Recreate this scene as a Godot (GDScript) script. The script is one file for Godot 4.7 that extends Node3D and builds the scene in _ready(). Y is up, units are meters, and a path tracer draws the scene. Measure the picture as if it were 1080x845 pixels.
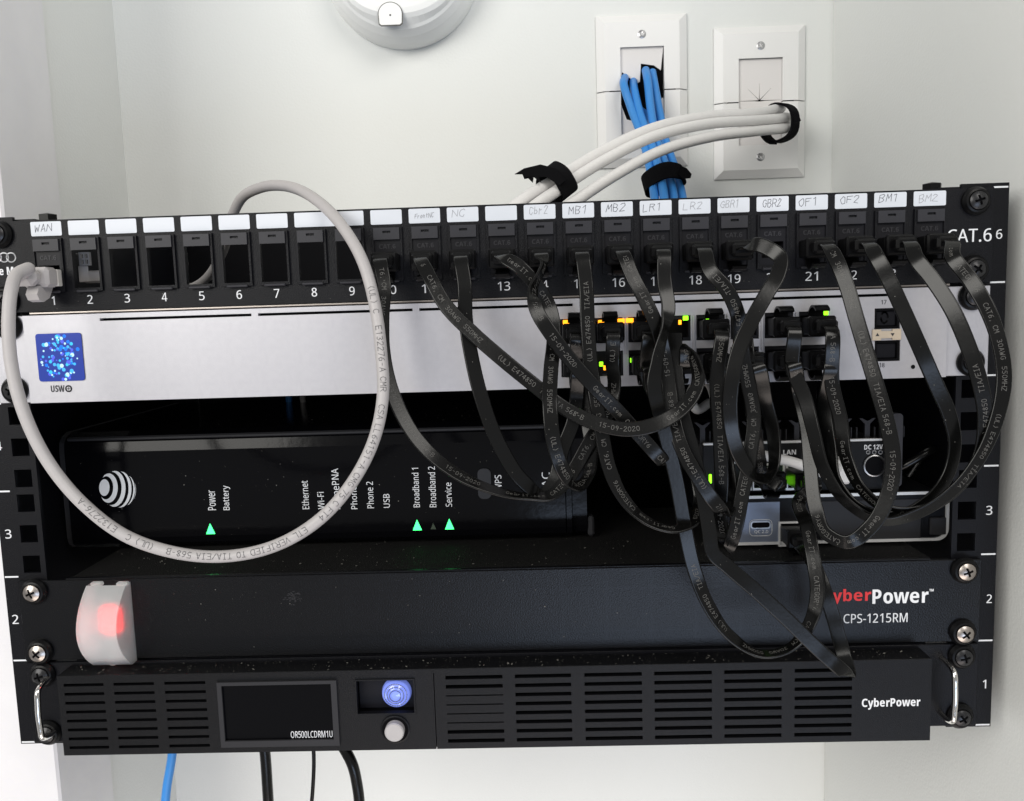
extends Node3D
# A six unit wall rack with a patch panel, switch, gateway, routers, power strip and UPS, in a white niche.
# Metres. x right, y up (0 = foot of the lowest rack unit), z towards the viewer (0 = front of the rack rails).

const FOCAL := 869.1
const EYE := Vector3(0.02278, 0.21699, 0.40204)
const WALL_Z := -0.266
var turned := Basis()
var rng := RandomNumberGenerator.new()
var M := {}
var taken := {}

# ---------------------------------------------------------------- pixels of the photograph to points on a plane z = const (mm)
func P(u: float, v: float, zmm := 0.0) -> Vector3:
	var d := turned * Vector3((u - 540.0) / FOCAL, (422.5 - v) / FOCAL, -1.0)
	return EYE + d * ((zmm * 0.001 - EYE.z) / d.z)

func rect(u0: float, v0: float, u1: float, v1: float, zmm := 0.0) -> Rect2:
	var vm := (v0 + v1) / 2
	var um := (u0 + u1) / 2
	var x0 := P(u0, vm, zmm).x
	var x1 := P(u1, vm, zmm).x
	var y0 := P(um, v1, zmm).y
	var y1 := P(um, v0, zmm).y
	return Rect2(x0, y0, x1 - x0, y1 - y0)

# ---------------------------------------------------------------- nodes
func numbered(called: String) -> String:
	taken[called] = taken.get(called, -1) + 1
	return called if taken[called] == 0 else "%s_%03d" % [called, taken[called]]

func thing(called: String, label: String, category: String, at := Vector3.ZERO, group := "") -> Node3D:
	var o := Node3D.new()
	o.name = numbered(called)
	add_child(o)
	o.position = at
	o.set_meta("label", label)
	o.set_meta("category", category)
	if group:
		o.set_meta("group", group)
	return o

func put(parent: Node3D, called: String, mesh: Mesh, mat: Material, at := Vector3.ZERO) -> MeshInstance3D:
	var o := MeshInstance3D.new()
	o.name = called
	o.mesh = mesh
	o.material_override = mat
	parent.add_child(o, true)
	if parent.get_parent() == self:
		o.position = at - parent.position
	else:
		var p: Node3D = parent
		var w := Vector3.ZERO
		while p != self:
			w += p.position
			p = p.get_parent()
		o.position = at - w
	return o

func structure(called: String, st: SurfaceTool, mat: Material) -> MeshInstance3D:
	var o := MeshInstance3D.new()
	o.name = called
	o.mesh = st.commit()
	o.material_override = mat
	o.set_meta("kind", "structure")
	add_child(o)
	return o

# ---------------------------------------------------------------- shapes
func S() -> SurfaceTool:
	var st := SurfaceTool.new()
	st.begin(Mesh.PRIMITIVE_TRIANGLES)
	return st

func tri(st: SurfaceTool, a: Vector3, b: Vector3, c: Vector3, n: Vector3) -> void:
	if (b - a).cross(c - a).dot(n) > 0:
		var t := b
		b = c
		c = t
	for p in [a, b, c]:
		st.set_normal(n)
		st.add_vertex(p)

func quad(st: SurfaceTool, a: Vector3, b: Vector3, c: Vector3, d: Vector3, n: Vector3) -> void:
	tri(st, a, b, c, n)
	tri(st, a, c, d, n)

func smooth_tri(st: SurfaceTool, p: Array, n: Array) -> void:
	var o := [0, 1, 2]
	if ((p[1] - p[0]) as Vector3).cross(p[2] - p[0]).dot(n[0] + n[1] + n[2]) > 0:
		o = [0, 2, 1]
	for i in o:
		st.set_normal(n[i])
		st.add_vertex(p[i])

func smooth_quad(st: SurfaceTool, p: Array, n: Array) -> void:
	smooth_tri(st, [p[0], p[1], p[2]], [n[0], n[1], n[2]])
	smooth_tri(st, [p[0], p[2], p[3]], [n[0], n[2], n[3]])

# a box with chamfered edges
func box(st: SurfaceTool, lo: Vector3, hi: Vector3, c := 0.0) -> void:
	var ctr := (lo + hi) / 2
	var h := (hi - lo) / 2
	c = minf(c, minf(h.x, minf(h.y, h.z)) * 0.98)
	var ax := [Vector3.RIGHT, Vector3.UP, Vector3.BACK]
	for i in 3:
		var j := (i + 1) % 3
		var k := (i + 2) % 3
		for s in [-1.0, 1.0]:
			var n: Vector3 = ax[i] * s
			var f: Vector3 = ctr + n * h[i]
			var a: Vector3 = ax[j] * (h[j] - c)
			var b: Vector3 = ax[k] * (h[k] - c)
			quad(st, f - a - b, f + a - b, f + a + b, f - a + b, n)
			if c > 0:
				for s2 in [-1.0, 1.0]:
					var n2: Vector3 = ax[j] * s2
					var e1: Vector3 = ctr + n * h[i] + n2 * (h[j] - c)
					var e2: Vector3 = ctr + n * (h[i] - c) + n2 * h[j]
					quad(st, e1 - b, e1 + b, e2 + b, e2 - b, (n + n2).normalized())
	if c > 0:
		for sx in [-1.0, 1.0]:
			for sy in [-1.0, 1.0]:
				for sz in [-1.0, 1.0]:
					var q := Vector3(sx * h.x, sy * h.y, sz * h.z)
					tri(st, ctr + q - Vector3(0, sy * c, sz * c), ctr + q - Vector3(sx * c, 0, sz * c), ctr + q - Vector3(sx * c, sy * c, 0), Vector3(sx, sy, sz).normalized())

func box_mesh(lo: Vector3, hi: Vector3, c := 0.0) -> Mesh:
	var st := S()
	box(st, lo, hi, c)
	return st.commit()

func rbox(r: Rect2, z0: float, z1: float, c := 0.0) -> Mesh:
	return box_mesh(Vector3(r.position.x, r.position.y, z0), Vector3(r.end.x, r.end.y, z1), c)

# a sheet from z0 to z1 with rectangular openings
func sheet(st: SurfaceTool, outer: Rect2, holes: Array, z0: float, z1: float) -> void:
	var xs := [outer.position.x, outer.end.x]
	var ys := [outer.position.y, outer.end.y]
	for h in holes:
		for x in [h.position.x, h.end.x]:
			xs.append(clampf(x, outer.position.x, outer.end.x))
		for y in [h.position.y, h.end.y]:
			ys.append(clampf(y, outer.position.y, outer.end.y))
	xs = thin_out(xs)
	ys = thin_out(ys)
	var nx := xs.size() - 1
	var ny := ys.size() - 1
	var solid := []
	for j in ny:
		var row := []
		for i in nx:
			var c := Vector2((xs[i] + xs[i + 1]) / 2, (ys[j] + ys[j + 1]) / 2)
			var ok := true
			for h in holes:
				if h.has_point(c):
					ok = false
					break
			row.append(ok)
		solid.append(row)
	for j in ny:
		for i in nx:
			if not solid[j][i]:
				continue
			var x0: float = xs[i]
			var x1: float = xs[i + 1]
			var y0: float = ys[j]
			var y1: float = ys[j + 1]
			for zz in [[z1, 1.0], [z0, -1.0]]:
				var z: float = zz[0]
				quad(st, Vector3(x0, y0, z), Vector3(x1, y0, z), Vector3(x1, y1, z), Vector3(x0, y1, z), Vector3(0, 0, zz[1]))
			if i == 0 or not solid[j][i - 1]:
				quad(st, Vector3(x0, y0, z0), Vector3(x0, y1, z0), Vector3(x0, y1, z1), Vector3(x0, y0, z1), Vector3.LEFT)
			if i == nx - 1 or not solid[j][i + 1]:
				quad(st, Vector3(x1, y0, z0), Vector3(x1, y1, z0), Vector3(x1, y1, z1), Vector3(x1, y0, z1), Vector3.RIGHT)
			if j == 0 or not solid[j - 1][i]:
				quad(st, Vector3(x0, y0, z0), Vector3(x1, y0, z0), Vector3(x1, y0, z1), Vector3(x0, y0, z1), Vector3.DOWN)
			if j == ny - 1 or not solid[j + 1][i]:
				quad(st, Vector3(x0, y1, z0), Vector3(x1, y1, z0), Vector3(x1, y1, z1), Vector3(x0, y1, z1), Vector3.UP)

func thin_out(a: Array) -> Array:
	a.sort()
	var r := [a[0]]
	for x in a:
		if x - r[-1] > 1e-6:
			r.append(x)
	return r

# a flat polygon with thickness, drawn in x and y
func prism(st: SurfaceTool, poly: PackedVector2Array, z0: float, z1: float) -> void:
	var ix := Geometry2D.triangulate_polygon(poly)
	for k in range(0, ix.size(), 3):
		var t := [poly[ix[k]], poly[ix[k + 1]], poly[ix[k + 2]]]
		for zz in [[z1, 1.0], [z0, -1.0]]:
			var z: float = zz[0]
			tri(st, Vector3(t[0].x, t[0].y, z), Vector3(t[1].x, t[1].y, z), Vector3(t[2].x, t[2].y, z), Vector3(0, 0, zz[1]))
	var way := -1.0 if Geometry2D.is_polygon_clockwise(poly) else 1.0
	for i in poly.size():
		var a := poly[i]
		var b := poly[(i + 1) % poly.size()]
		var n := Vector3(b.y - a.y, a.x - b.x, 0).normalized() * way
		quad(st, Vector3(a.x, a.y, z0), Vector3(b.x, b.y, z0), Vector3(b.x, b.y, z1), Vector3(a.x, a.y, z1), n)

func round_rect(r: Rect2, rad: float, n := 6) -> PackedVector2Array:
	var o := PackedVector2Array()
	for k in 4:
		var c := Vector2(r.position.x + rad if k in [1, 2] else r.end.x - rad, r.end.y - rad if k in [0, 1] else r.position.y + rad)
		for i in n + 1:
			var a := (k + float(i) / n) * PI / 2
			o.append(c + Vector2(cos(a), sin(a)) * rad)
	return o

func circle(c: Vector2, r: float, n := 28) -> PackedVector2Array:
	var o := PackedVector2Array()
	for i in n:
		o.append(c + Vector2(cos(TAU * i / n), sin(TAU * i / n)) * r)
	return o

# a lathe about the z axis: profile of (radius, z)
func lathe(st: SurfaceTool, prof: Array, n := 32, c := Vector3.ZERO) -> void:
	for k in prof.size() - 1:
		var a: Vector2 = prof[k]
		var b: Vector2 = prof[k + 1]
		var d := b - a
		var nn := Vector2(d.y, -d.x).normalized()
		for i in n:
			var a0 := TAU * i / n
			var a1 := TAU * (i + 1) / n
			var p0 := Vector3(cos(a0), sin(a0), 0)
			var p1 := Vector3(cos(a1), sin(a1), 0)
			var n0 := p0 * nn.x + Vector3(0, 0, nn.y)
			var n1 := p1 * nn.x + Vector3(0, 0, nn.y)
			smooth_quad(st, [c + p0 * a.x + Vector3(0, 0, a.y), c + p1 * a.x + Vector3(0, 0, a.y), c + p1 * b.x + Vector3(0, 0, b.y), c + p0 * b.x + Vector3(0, 0, b.y)], [n0, n1, n1, n0])

func spline(pts: Array, per := 8) -> Array:
	var o := []
	for i in pts.size() - 1:
		var p0: Vector3 = pts[maxi(i - 1, 0)]
		var p1: Vector3 = pts[i]
		var p2: Vector3 = pts[i + 1]
		var p3: Vector3 = pts[mini(i + 2, pts.size() - 1)]
		var l0 := maxf(p0.distance_to(p1), 1e-4)
		var l1 := maxf(p1.distance_to(p2), 1e-4)
		var l2 := maxf(p2.distance_to(p3), 1e-4)
		var m1 := ((p2 - p1) / l1 * l0 + (p1 - p0) / l0 * l1) / (l0 + l1) * l1
		var m2 := ((p3 - p2) / l2 * l1 + (p2 - p1) / l1 * l2) / (l1 + l2) * l1
		if i == 0:
			m1 = p2 - p1
		if i == pts.size() - 2:
			m2 = p2 - p1
		for k in per:
			var t := float(k) / per
			var t2 := t * t
			var t3 := t2 * t
			o.append(p1 * (2 * t3 - 3 * t2 + 1) + m1 * (t3 - 2 * t2 + t) + p2 * (-2 * t3 + 3 * t2) + m2 * (t3 - t2))
	o.append(pts[-1])
	return o

func tangents(line: Array) -> Array:
	var o := []
	for i in line.size():
		o.append(((line[mini(i + 1, line.size() - 1)] as Vector3) - line[maxi(i - 1, 0)]).normalized())
	return o

# a round cable
func tube(st: SurfaceTool, line: Array, r: float, n := 14) -> void:
	var tg := tangents(line)
	var up := Vector3(0.3, 0.2, 1).normalized()
	var rings := []
	for i in line.size():
		var t: Vector3 = tg[i]
		up = (up - t * up.dot(t)).normalized()
		var side := t.cross(up)
		var ring := []
		for k in n:
			ring.append(up * cos(TAU * k / n) + side * sin(TAU * k / n))
		rings.append(ring)
	for i in line.size() - 1:
		for k in n:
			var j := (k + 1) % n
			smooth_quad(st, [line[i] + rings[i][k] * r, line[i] + rings[i][j] * r, line[i + 1] + rings[i + 1][j] * r, line[i + 1] + rings[i + 1][k] * r], [rings[i][k], rings[i][j], rings[i + 1][j], rings[i + 1][k]])
	for e in [0, line.size() - 1]:
		for k in n:
			tri(st, line[e], line[e] + rings[e][k] * r, line[e] + rings[e][(k + 1) % n] * r, tg[e] * (-1.0 if e == 0 else 1.0))

# a flat cable: sides holds the direction of its width at every point of the line
func band(st: SurfaceTool, line: Array, sides: Array, width: float, thick: float) -> void:
	var tg := tangents(line)
	var sect := []
	var hw := width / 2 - thick / 2
	for side in [1.0, -1.0]:
		for k in 8:
			var a := -PI / 2 + PI * k / 7.0
			var d: Vector2 = Vector2(cos(a), sin(a)) * side
			sect.append([Vector2(hw * side, 0) + d * thick / 2, d])
	var rp := []
	var rn := []
	for i in line.size():
		var s: Vector3 = sides[i]
		var n := s.cross(tg[i])
		var a := []
		var b := []
		for q in sect:
			a.append(line[i] + s * q[0].x + n * q[0].y)
			b.append((s * q[1].x + n * q[1].y).normalized())
		rp.append(a)
		rn.append(b)
	for i in line.size() - 1:
		for k in 16:
			var j := (k + 1) % 16
			smooth_quad(st, [rp[i][k], rp[i][j], rp[i + 1][j], rp[i + 1][k]], [rn[i][k], rn[i][j], rn[i + 1][j], rn[i + 1][k]])
	for e in [0, line.size() - 1]:
		for k in 16:
			tri(st, line[e], rp[e][k], rp[e][(k + 1) % 16], tg[e] * (-1.0 if e == 0 else 1.0))

# ---------------------------------------------------------------- lettering
var fonts := {}
func lettering(s: String, bold := false) -> TextMesh:
	if not fonts.has(bold):
		var f := SystemFont.new()
		f.font_names = PackedStringArray(["Droid Sans"])
		f.font_weight = 700 if bold else 400
		fonts[bold] = f
	var t := TextMesh.new()
	t.font = fonts[bold]
	t.font_size = 48
	t.pixel_size = 0.001
	t.depth = 0.004
	t.text = s
	t.curve_step = 1.0
	return t

# text stretched into a rectangle of the plane z; turn = quarter turns to the left
func write(parent: Node3D, called: String, s: String, r: Rect2, z: float, mat: Material, bold := false, turn := 0) -> MeshInstance3D:
	var t := lettering(s, bold)
	var b := t.get_aabb()
	var o := put(parent, called, t, mat)
	var w := r.size.x if turn == 0 else r.size.y
	var h := r.size.y if turn == 0 else r.size.x
	var k := Vector3(w / maxf(b.size.x, 1e-6), h / maxf(b.size.y, 1e-6), 0.00025 / 0.004)
	var bs := Basis(Vector3.BACK, turn * PI / 2) * Basis.from_scale(k)
	var c := Vector3(r.get_center().x, r.get_center().y, z)
	o.position += c - bs * b.get_center()
	o.basis = bs
	return o

# strokes for handwriting and for the print on cables, on a grid 4 wide and 6 high
const GLYPH := {
	"A": "0,0 2,6 4,0|0.8,2.2 3.2,2.2", "B": "0,0 0,6 2.6,6 3.6,5 2.6,3.2 0,3.2|2.6,3.2 4,1.7 2.8,0 0,0", "C": "4,5 2.6,6 1,5.4 0,3 1,0.6 2.6,0 4,1", "E": "4,0 0,0 0,6 4,6|0,3 3,3",
	"F": "0,0 0,6 4,6|0,3.2 3,3.2", "G": "4,5 2.6,6 1,5.4 0,3 1,0.6 2.6,0 4,1 4,2.8 2.4,2.8", "H": "0,0 0,6|4,0 4,6|0,3 4,3", "I": "2,0 2,6|0.8,0 3.2,0|0.8,6 3.2,6", "L": "0,6 0,0 3.6,0",
	"M": "0,0 0.4,6 2,2.4 3.6,6 4,0", "N": "0,0 0,6 4,0 4,6", "O": "2,0 0.6,0.8 0,3 0.6,5.2 2,6 3.4,5.2 4,3 3.4,0.8 2,0", "R": "0,0 0,6 2.8,6 3.8,4.7 2.8,3.2 0,3.2|1.8,3.2 4,0", "T": "2,0 2,6|0,6 4,6",
	"U": "0,6 0,1.4 1.2,0 2.8,0 4,1.4 4,6", "V": "0,6 2,0 4,6", "W": "0,6 1,0 2,4 3,0 4,6", "Y": "0,6 2,3 4,6|2,3 2,0", "Z": "0,6 4,6 0,0 4,0", "D": "0,0 0,6 2.4,6 4,4.4 4,1.6 2.4,0 0,0", "S": "4,5 2.6,6 0.6,5.4 0.6,3.8 3.4,2.4 3.6,0.8 2,0 0,0.8",
	"1": "0.8,4.8 2.2,6 2.2,0", "2": "0.2,4.8 1.4,6 3.2,5.8 3.8,4.4 0,0 4,0", "3": "0.2,5.4 2.2,6 3.6,4.6 1.6,3.2 3.8,1.8 2.2,0 0.2,0.6", "4": "3,0 3,6 0,2 4,2", "5": "3.8,6 0.6,6 0.4,3.4 2.6,3.6 3.8,1.8 2.4,0 0.2,0.5",
	"6": "3.4,5.8 1.4,4.8 0.2,2 1.4,0 3.4,0.6 3.6,2.6 1.8,3.4 0.4,2.4", "7": "0,6 4,6 1.6,0", "8": "2,3.2 0.4,4.6 2,6 3.6,4.6 2,3.2 0.2,1.4 2,0 3.8,1.4 2,3.2", "9": "3.6,3.6 2,2.8 0.4,4 1.6,6 3.4,5.4 3.6,3 2.4,0", "0": "2,0 0.6,0.8 0.2,3 0.6,5.2 2,6 3.4,5.2 3.8,3 3.4,0.8 2,0",
	"a": "3.4,3.6 1.4,3.8 0.4,1.8 1.4,0 3.2,1.2 3.4,3.6 3.6,0", "b": "0.2,6 0.2,0 2.4,0.2 3.2,1.8 2.2,3.4 0.2,2.8", "c": "3.4,3.2 1.6,3.8 0.4,1.9 1.6,0 3.4,0.6", "e": "0.4,2 3.4,2 2.6,3.8 1,3.6 0.4,1.8 1.6,0 3.4,0.6", "m": "0,0 0,3.6 1.8,3.4 2,0|2,2.8 3.6,3.6 4,0",
	"n": "0.2,0 0.2,3.8 2.6,3.6 3,0", "o": "1.8,0 0.4,1.8 1.8,3.8 3.4,1.8 1.8,0", "r": "0.4,0 0.4,3.8 1,3 3,3.8", "t": "1.6,6 1.6,0.6 3,0.2|0.4,4 3,4", "F_": "", "-": "0.8,3 3.2,3", "/": "0,0 4,6", ".": "1.7,0 2.3,0.5", ",": "2,0.6 1.4,-1", "(": "3,6.4 1.6,3 3,-0.4", ")": "1,6.4 2.4,3 1,-0.4",
}

func strokes(s: String) -> Array:
	var o := []
	var x := 0.0
	for ch in s:
		if GLYPH.has(ch):
			for pl in (GLYPH[ch] as String).split("|"):
				var last = null
				for q in pl.split(" "):
					var c := q.split(",")
					var p := Vector2(x + float(c[0]), float(c[1]))
					if last != null:
						o.append([last, p])
					last = p
		x += 5.4 if ch != " " else 4.0
	return o

# handwriting in a rectangle
func scribble(parent: Node3D, s: String, r: Rect2, z: float, mat: Material) -> void:
	var st := S()
	var n := s.length() * 5.4
	var k := minf(r.size.x * 0.86 / n, r.size.y * 0.5 / 6.0)
	var sx := minf(r.size.x * 0.62 / n, k * 1.15)
	var o := Vector2(r.position.x + r.size.x * rng.randf_range(0.08, 0.2), r.position.y + r.size.y * rng.randf_range(0.24, 0.36))
	var wob := {}
	for g in strokes(s):
		var e := []
		for q in g:
			var key := Vector2i(q * 10)
			if not wob.has(key):
				wob[key] = Vector2(rng.randf_range(-0.45, 0.45), rng.randf_range(-0.5, 0.5))
			var w: Vector2 = q + wob[key]
			e.append(o + Vector2(w.x * sx + w.y * k * 0.14, w.y * k + w.x * sx * 0.05))
		stroke(st, e[0], e[1], 0.00011, z)
	put(parent, "writing", st.commit(), mat)

func stroke(st: SurfaceTool, a: Vector2, b: Vector2, w: float, z: float) -> void:
	var d := (b - a).normalized() * w
	var n := Vector2(-d.y, d.x)
	a -= d * 0.7
	b += d * 0.7
	quad(st, Vector3(a.x - n.x, a.y - n.y, z), Vector3(b.x - n.x, b.y - n.y, z), Vector3(b.x + n.x, b.y + n.y, z), Vector3(a.x + n.x, a.y + n.y, z), Vector3.BACK)

# print along a cable; frame(d) gives [point, along, up, out]
func cable_print(parent: Node3D, s: String, line: Array, ups: Array, outs: Array, from: float, high: float, lift: float, mat: Material, flip := false) -> void:
	var run := [0.0]
	for i in line.size() - 1:
		run.append(run[-1] + (line[i] as Vector3).distance_to(line[i + 1]))
	var st := S()
	var k := high / 6.0
	var any := false
	var total: float = run[-1]
	for g in strokes(s):
		var e := []
		var ok := true
		for q in g:
			var d: float = from + q.x * k
			if flip:
				d = total - d
			if d < 0.012 or d > total - 0.012:
				ok = false
				break
			var i := 0
			while run[i + 1] < d:
				i += 1
			var t: float = (d - run[i]) / maxf(run[i + 1] - run[i], 1e-6)
			var up: Vector3 = (ups[i] as Vector3).lerp(ups[i + 1], t).normalized() * (-1.0 if flip else 1.0)
			var out: Vector3 = (outs[i] as Vector3).lerp(outs[i + 1], t).normalized()
			e.append([(line[i] as Vector3).lerp(line[i + 1], t) + up * (q.y - 3.0) * k + out * lift, out])
		if not ok:
			continue
		var a: Vector3 = e[0][0]
		var b: Vector3 = e[1][0]
		var dd := (b - a).normalized() * 0.00009
		var nn: Vector3 = dd.cross(e[0][1])
		quad(st, a - dd - nn, b + dd - nn, b + dd + nn, a - dd + nn, e[0][1])
		any = true
	if any:
		put(parent, "print", st.commit(), mat)

# ---------------------------------------------------------------- materials
func lin(r: float, g: float, b: float) -> Color:
	return Color(r, g, b).linear_to_srgb()

func noise(freq: float, seed_: int, size := 256, normal := 0.0, ramp: Gradient = null) -> NoiseTexture2D:
	var n := FastNoiseLite.new()
	n.seed = seed_
	n.frequency = freq
	n.fractal_octaves = 4
	var t := NoiseTexture2D.new()
	t.width = size
	t.height = size
	t.seamless = true
	t.noise = n
	if normal > 0:
		t.as_normal_map = true
		t.bump_strength = normal
	if ramp:
		t.color_ramp = ramp
	return t

func ramp2(a: Color, b: Color) -> Gradient:
	var g := Gradient.new()
	g.set_color(0, a)
	g.set_color(1, b)
	return g

func mat(c: Color, rough := 0.5, metal := 0.0, spec := 0.5) -> StandardMaterial3D:
	var m := StandardMaterial3D.new()
	m.albedo_color = c
	m.roughness = rough
	m.metallic = metal
	m.metallic_specular = spec
	return m

func grained(m: StandardMaterial3D, scale: float, bump: float, nt: Texture2D, tone: Texture2D = null) -> StandardMaterial3D:
	m.uv1_triplanar = true
	m.uv1_scale = Vector3.ONE * scale
	if nt:
		m.normal_enabled = true
		m.normal_texture = nt
		m.normal_scale = bump
	if tone:
		m.albedo_texture = tone
	return m

func glowing(c: Color, energy: float) -> StandardMaterial3D:
	var m := mat(c, 0.4)
	m.emission_enabled = true
	m.emission = c
	m.emission_energy_multiplier = energy
	return m

func make_materials() -> void:
	var fine := noise(0.09, 3, 256, 6.0)
	var soft := noise(0.02, 5, 256, 3.0)
	var tone := noise(0.015, 9, 256, 0.0, ramp2(Color(0.975, 0.975, 0.978), Color(1, 1, 1)))
	var worn := noise(0.05, 11, 512, 0.0, ramp2(Color(0.78, 0.78, 0.8), Color(1, 1, 1)))
	M.wall = grained(mat(lin(0.77, 0.782, 0.765), 0.6, 0, 0.3), 16.0, 0.12, noise(0.09, 21, 256, 3.0))
	M.trim = grained(mat(lin(0.8, 0.79, 0.8), 0.45, 0, 0.4), 5.0, 0.1, soft, tone)
	M.black = grained(mat(lin(0.0055, 0.0057, 0.0078), 0.4, 0, 0.3), 60.0, 0.25, fine, worn)
	M.pdu = grained(mat(lin(0.004, 0.0042, 0.0055), 0.3, 0, 0.37), 45.0, 0.14, fine, worn)
	M.bezel = grained(mat(lin(0.005, 0.0052, 0.0064), 0.42, 0, 0.33), 70.0, 0.3, fine, worn)
	M.rim = mat(lin(0.72, 0.72, 0.72), 0.35, 0.3)
	M.dusty = grained(mat(lin(0.009, 0.0088, 0.0085), 0.75, 0, 0.3), 45.0, 0.5, fine, worn)
	M.gloss = grained(mat(lin(0.0022, 0.0022, 0.003), 0.12, 0, 0.3), 25.0, 0.04, soft)
	M.jack = mat(lin(0.008, 0.008, 0.0105), 0.4, 0, 0.3)
	M.tab = mat(lin(0.026, 0.026, 0.031), 0.42, 0, 0.38)
	M.pit = mat(lin(0.004, 0.004, 0.005), 0.8, 0, 0.2)
	M.silver = grained(mat(lin(0.5, 0.495, 0.525), 0.36, 0.3, 0.5), 60.0, 0.06, fine, tone)
	M.steel = mat(lin(0.5, 0.5, 0.51), 0.3, 1.0)
	M.nickel = mat(lin(0.42, 0.38, 0.35), 0.32, 1.0)
	M.darkscrew = mat(lin(0.03, 0.03, 0.032), 0.3, 0.6)
	M.chrome = mat(lin(0.75, 0.73, 0.7), 0.12, 1.0)
	M.white_print = mat(lin(0.72, 0.73, 0.75), 0.6, 0, 0.3)
	M.grey_print = mat(lin(0.12, 0.117, 0.11), 0.6, 0, 0.3)
	M.dark_print = mat(lin(0.05, 0.05, 0.055), 0.6, 0, 0.3)
	M.red_print = mat(lin(0.6, 0.045, 0.05), 0.6, 0, 0.3)
	M.ink = mat(lin(0.06, 0.06, 0.075), 0.7, 0, 0.3)
	M.pencil = mat(lin(0.3, 0.3, 0.32), 0.7, 0, 0.3)
	M.label = mat(lin(0.62, 0.645, 0.69), 0.45, 0, 0.4)
	M.cable = grained(mat(lin(0.0032, 0.0032, 0.003), 0.22, 0, 0.4), 90.0, 0.1, soft, worn)
	M.plug = mat(lin(0.0035, 0.0035, 0.004), 0.34, 0, 0.3)
	M.grey_cable = grained(mat(lin(0.43, 0.41, 0.405), 0.45, 0, 0.45), 60.0, 0.12, soft, tone)
	M.white_cable = grained(mat(lin(0.72, 0.71, 0.7), 0.45, 0, 0.45), 60.0, 0.12, soft, tone)
	M.blue_cable = grained(mat(lin(0.045, 0.26, 0.68), 0.42, 0, 0.45), 60.0, 0.1, soft, tone)
	M.clear = mat(lin(0.6, 0.58, 0.55), 0.15)
	M.felt = grained(mat(lin(0.006, 0.006, 0.007), 0.95, 0, 0.2), 120.0, 1.0, fine)
	M.plate = mat(lin(0.84, 0.835, 0.825), 0.3, 0, 0.5)
	M.insert = mat(lin(0.78, 0.755, 0.745), 0.5, 0, 0.4)
	M.detector = mat(lin(0.85, 0.855, 0.845), 0.38, 0, 0.5)
	M.dust = mat(lin(0.17, 0.165, 0.15), 0.9, 0, 0.2)
	M.beige = mat(lin(0.62, 0.52, 0.4), 0.45, 0.3)
	M.slate = grained(mat(lin(0.2, 0.23, 0.3), 0.35, 0.5, 0.5), 60.0, 0.1, fine)
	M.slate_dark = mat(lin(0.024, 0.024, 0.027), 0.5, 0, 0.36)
	M.gold = mat(lin(0.7, 0.5, 0.2), 0.3, 1.0)
	M.frost = mat(Color(0.97, 0.98, 0.98, 0.27), 0.5, 0, 0.45)
	M.frost.refraction_enabled = true
	M.frost.refraction_scale = 0.02
	M.led_green = glowing(Color(0.25, 1.0, 0.5), 2.6)
	M.led_lime = glowing(Color(0.55, 1.0, 0.12), 2.0)
	M.led_amber = glowing(Color(1.0, 0.6, 0.1), 2.2)
	M.led_red = glowing(Color(1.0, 0.05, 0.05), 4.2)
	M.led_blue = glowing(Color(0.46, 0.53, 0.86), 0.5)
	M.led_blue.roughness = 0.08
	M.led_blue.clearcoat_enabled = true
	M.led_blue.clearcoat = 1.0
	M.led_blue.clearcoat_roughness = 0.05
	M.led_off = mat(lin(0.05, 0.07, 0.05), 0.4)

# ---------------------------------------------------------------- small shared pieces
var screw_mesh: Mesh
var recess_shade_mesh: Mesh
var washer_mesh: Mesh
func make_screw() -> void:
	var st := S()
	var R := 0.0042
	var a := 0.00055
	var L := 0.0024
	for k in 4:
		var poly := PackedVector2Array([Vector2(0, L), Vector2(a, L), Vector2(a, a), Vector2(L, a), Vector2(L, 0), Vector2(R, 0)])
		for i in range(1, 9):
			poly.append(Vector2(cos(PI / 16 * i), sin(PI / 16 * i)) * R)
		var ix := Geometry2D.triangulate_polygon(poly)
		var dome := func(q: Vector2) -> Vector3:
			var w := q.rotated(k * PI / 2)
			return Vector3(w.x, w.y, 0.0026 - 75.0 * q.length_squared())
		for i in range(0, ix.size(), 3):
			var p := [dome.call(poly[ix[i]]), dome.call(poly[ix[i + 1]]), dome.call(poly[ix[i + 2]])]
			var n := []
			for q in p:
				n.append(Vector3(q.x * 150.0, q.y * 150.0, 1).normalized())
			smooth_tri(st, p, n)
		for i in 4:
			var p0: Vector3 = dome.call(poly[i])
			var p1: Vector3 = dome.call(poly[i + 1])
			var dn := Vector3(0, 0, 0.0018)
			quad(st, p0, p1, p1 - dn, p0 - dn, Vector3(p0.y - p1.y, p1.x - p0.x, 0).normalized())
	lathe(st, [Vector2(R, 0), Vector2(R, 0.0013)], 32)
	quad(st, Vector3(-L, -L, 0.0004), Vector3(L, -L, 0.0004), Vector3(L, L, 0.0004), Vector3(-L, L, 0.0004), Vector3.BACK)
	screw_mesh = st.commit()
	st = S()
	box(st, Vector3(-L, -a, 0.00042), Vector3(L, a, 0.0012))
	box(st, Vector3(-a, -L, 0.00042), Vector3(a, L, 0.00115))
	recess_shade_mesh = st.commit()
	st = S()
	lathe(st, [Vector2(0.0066, 0), Vector2(0.0066, 0.0012), Vector2(0.0055, 0.0028), Vector2(0.0046, 0.0031), Vector2(0.0042, 0.0026), Vector2(0.0042, 0.0)], 32)
	washer_mesh = st.commit()

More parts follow.
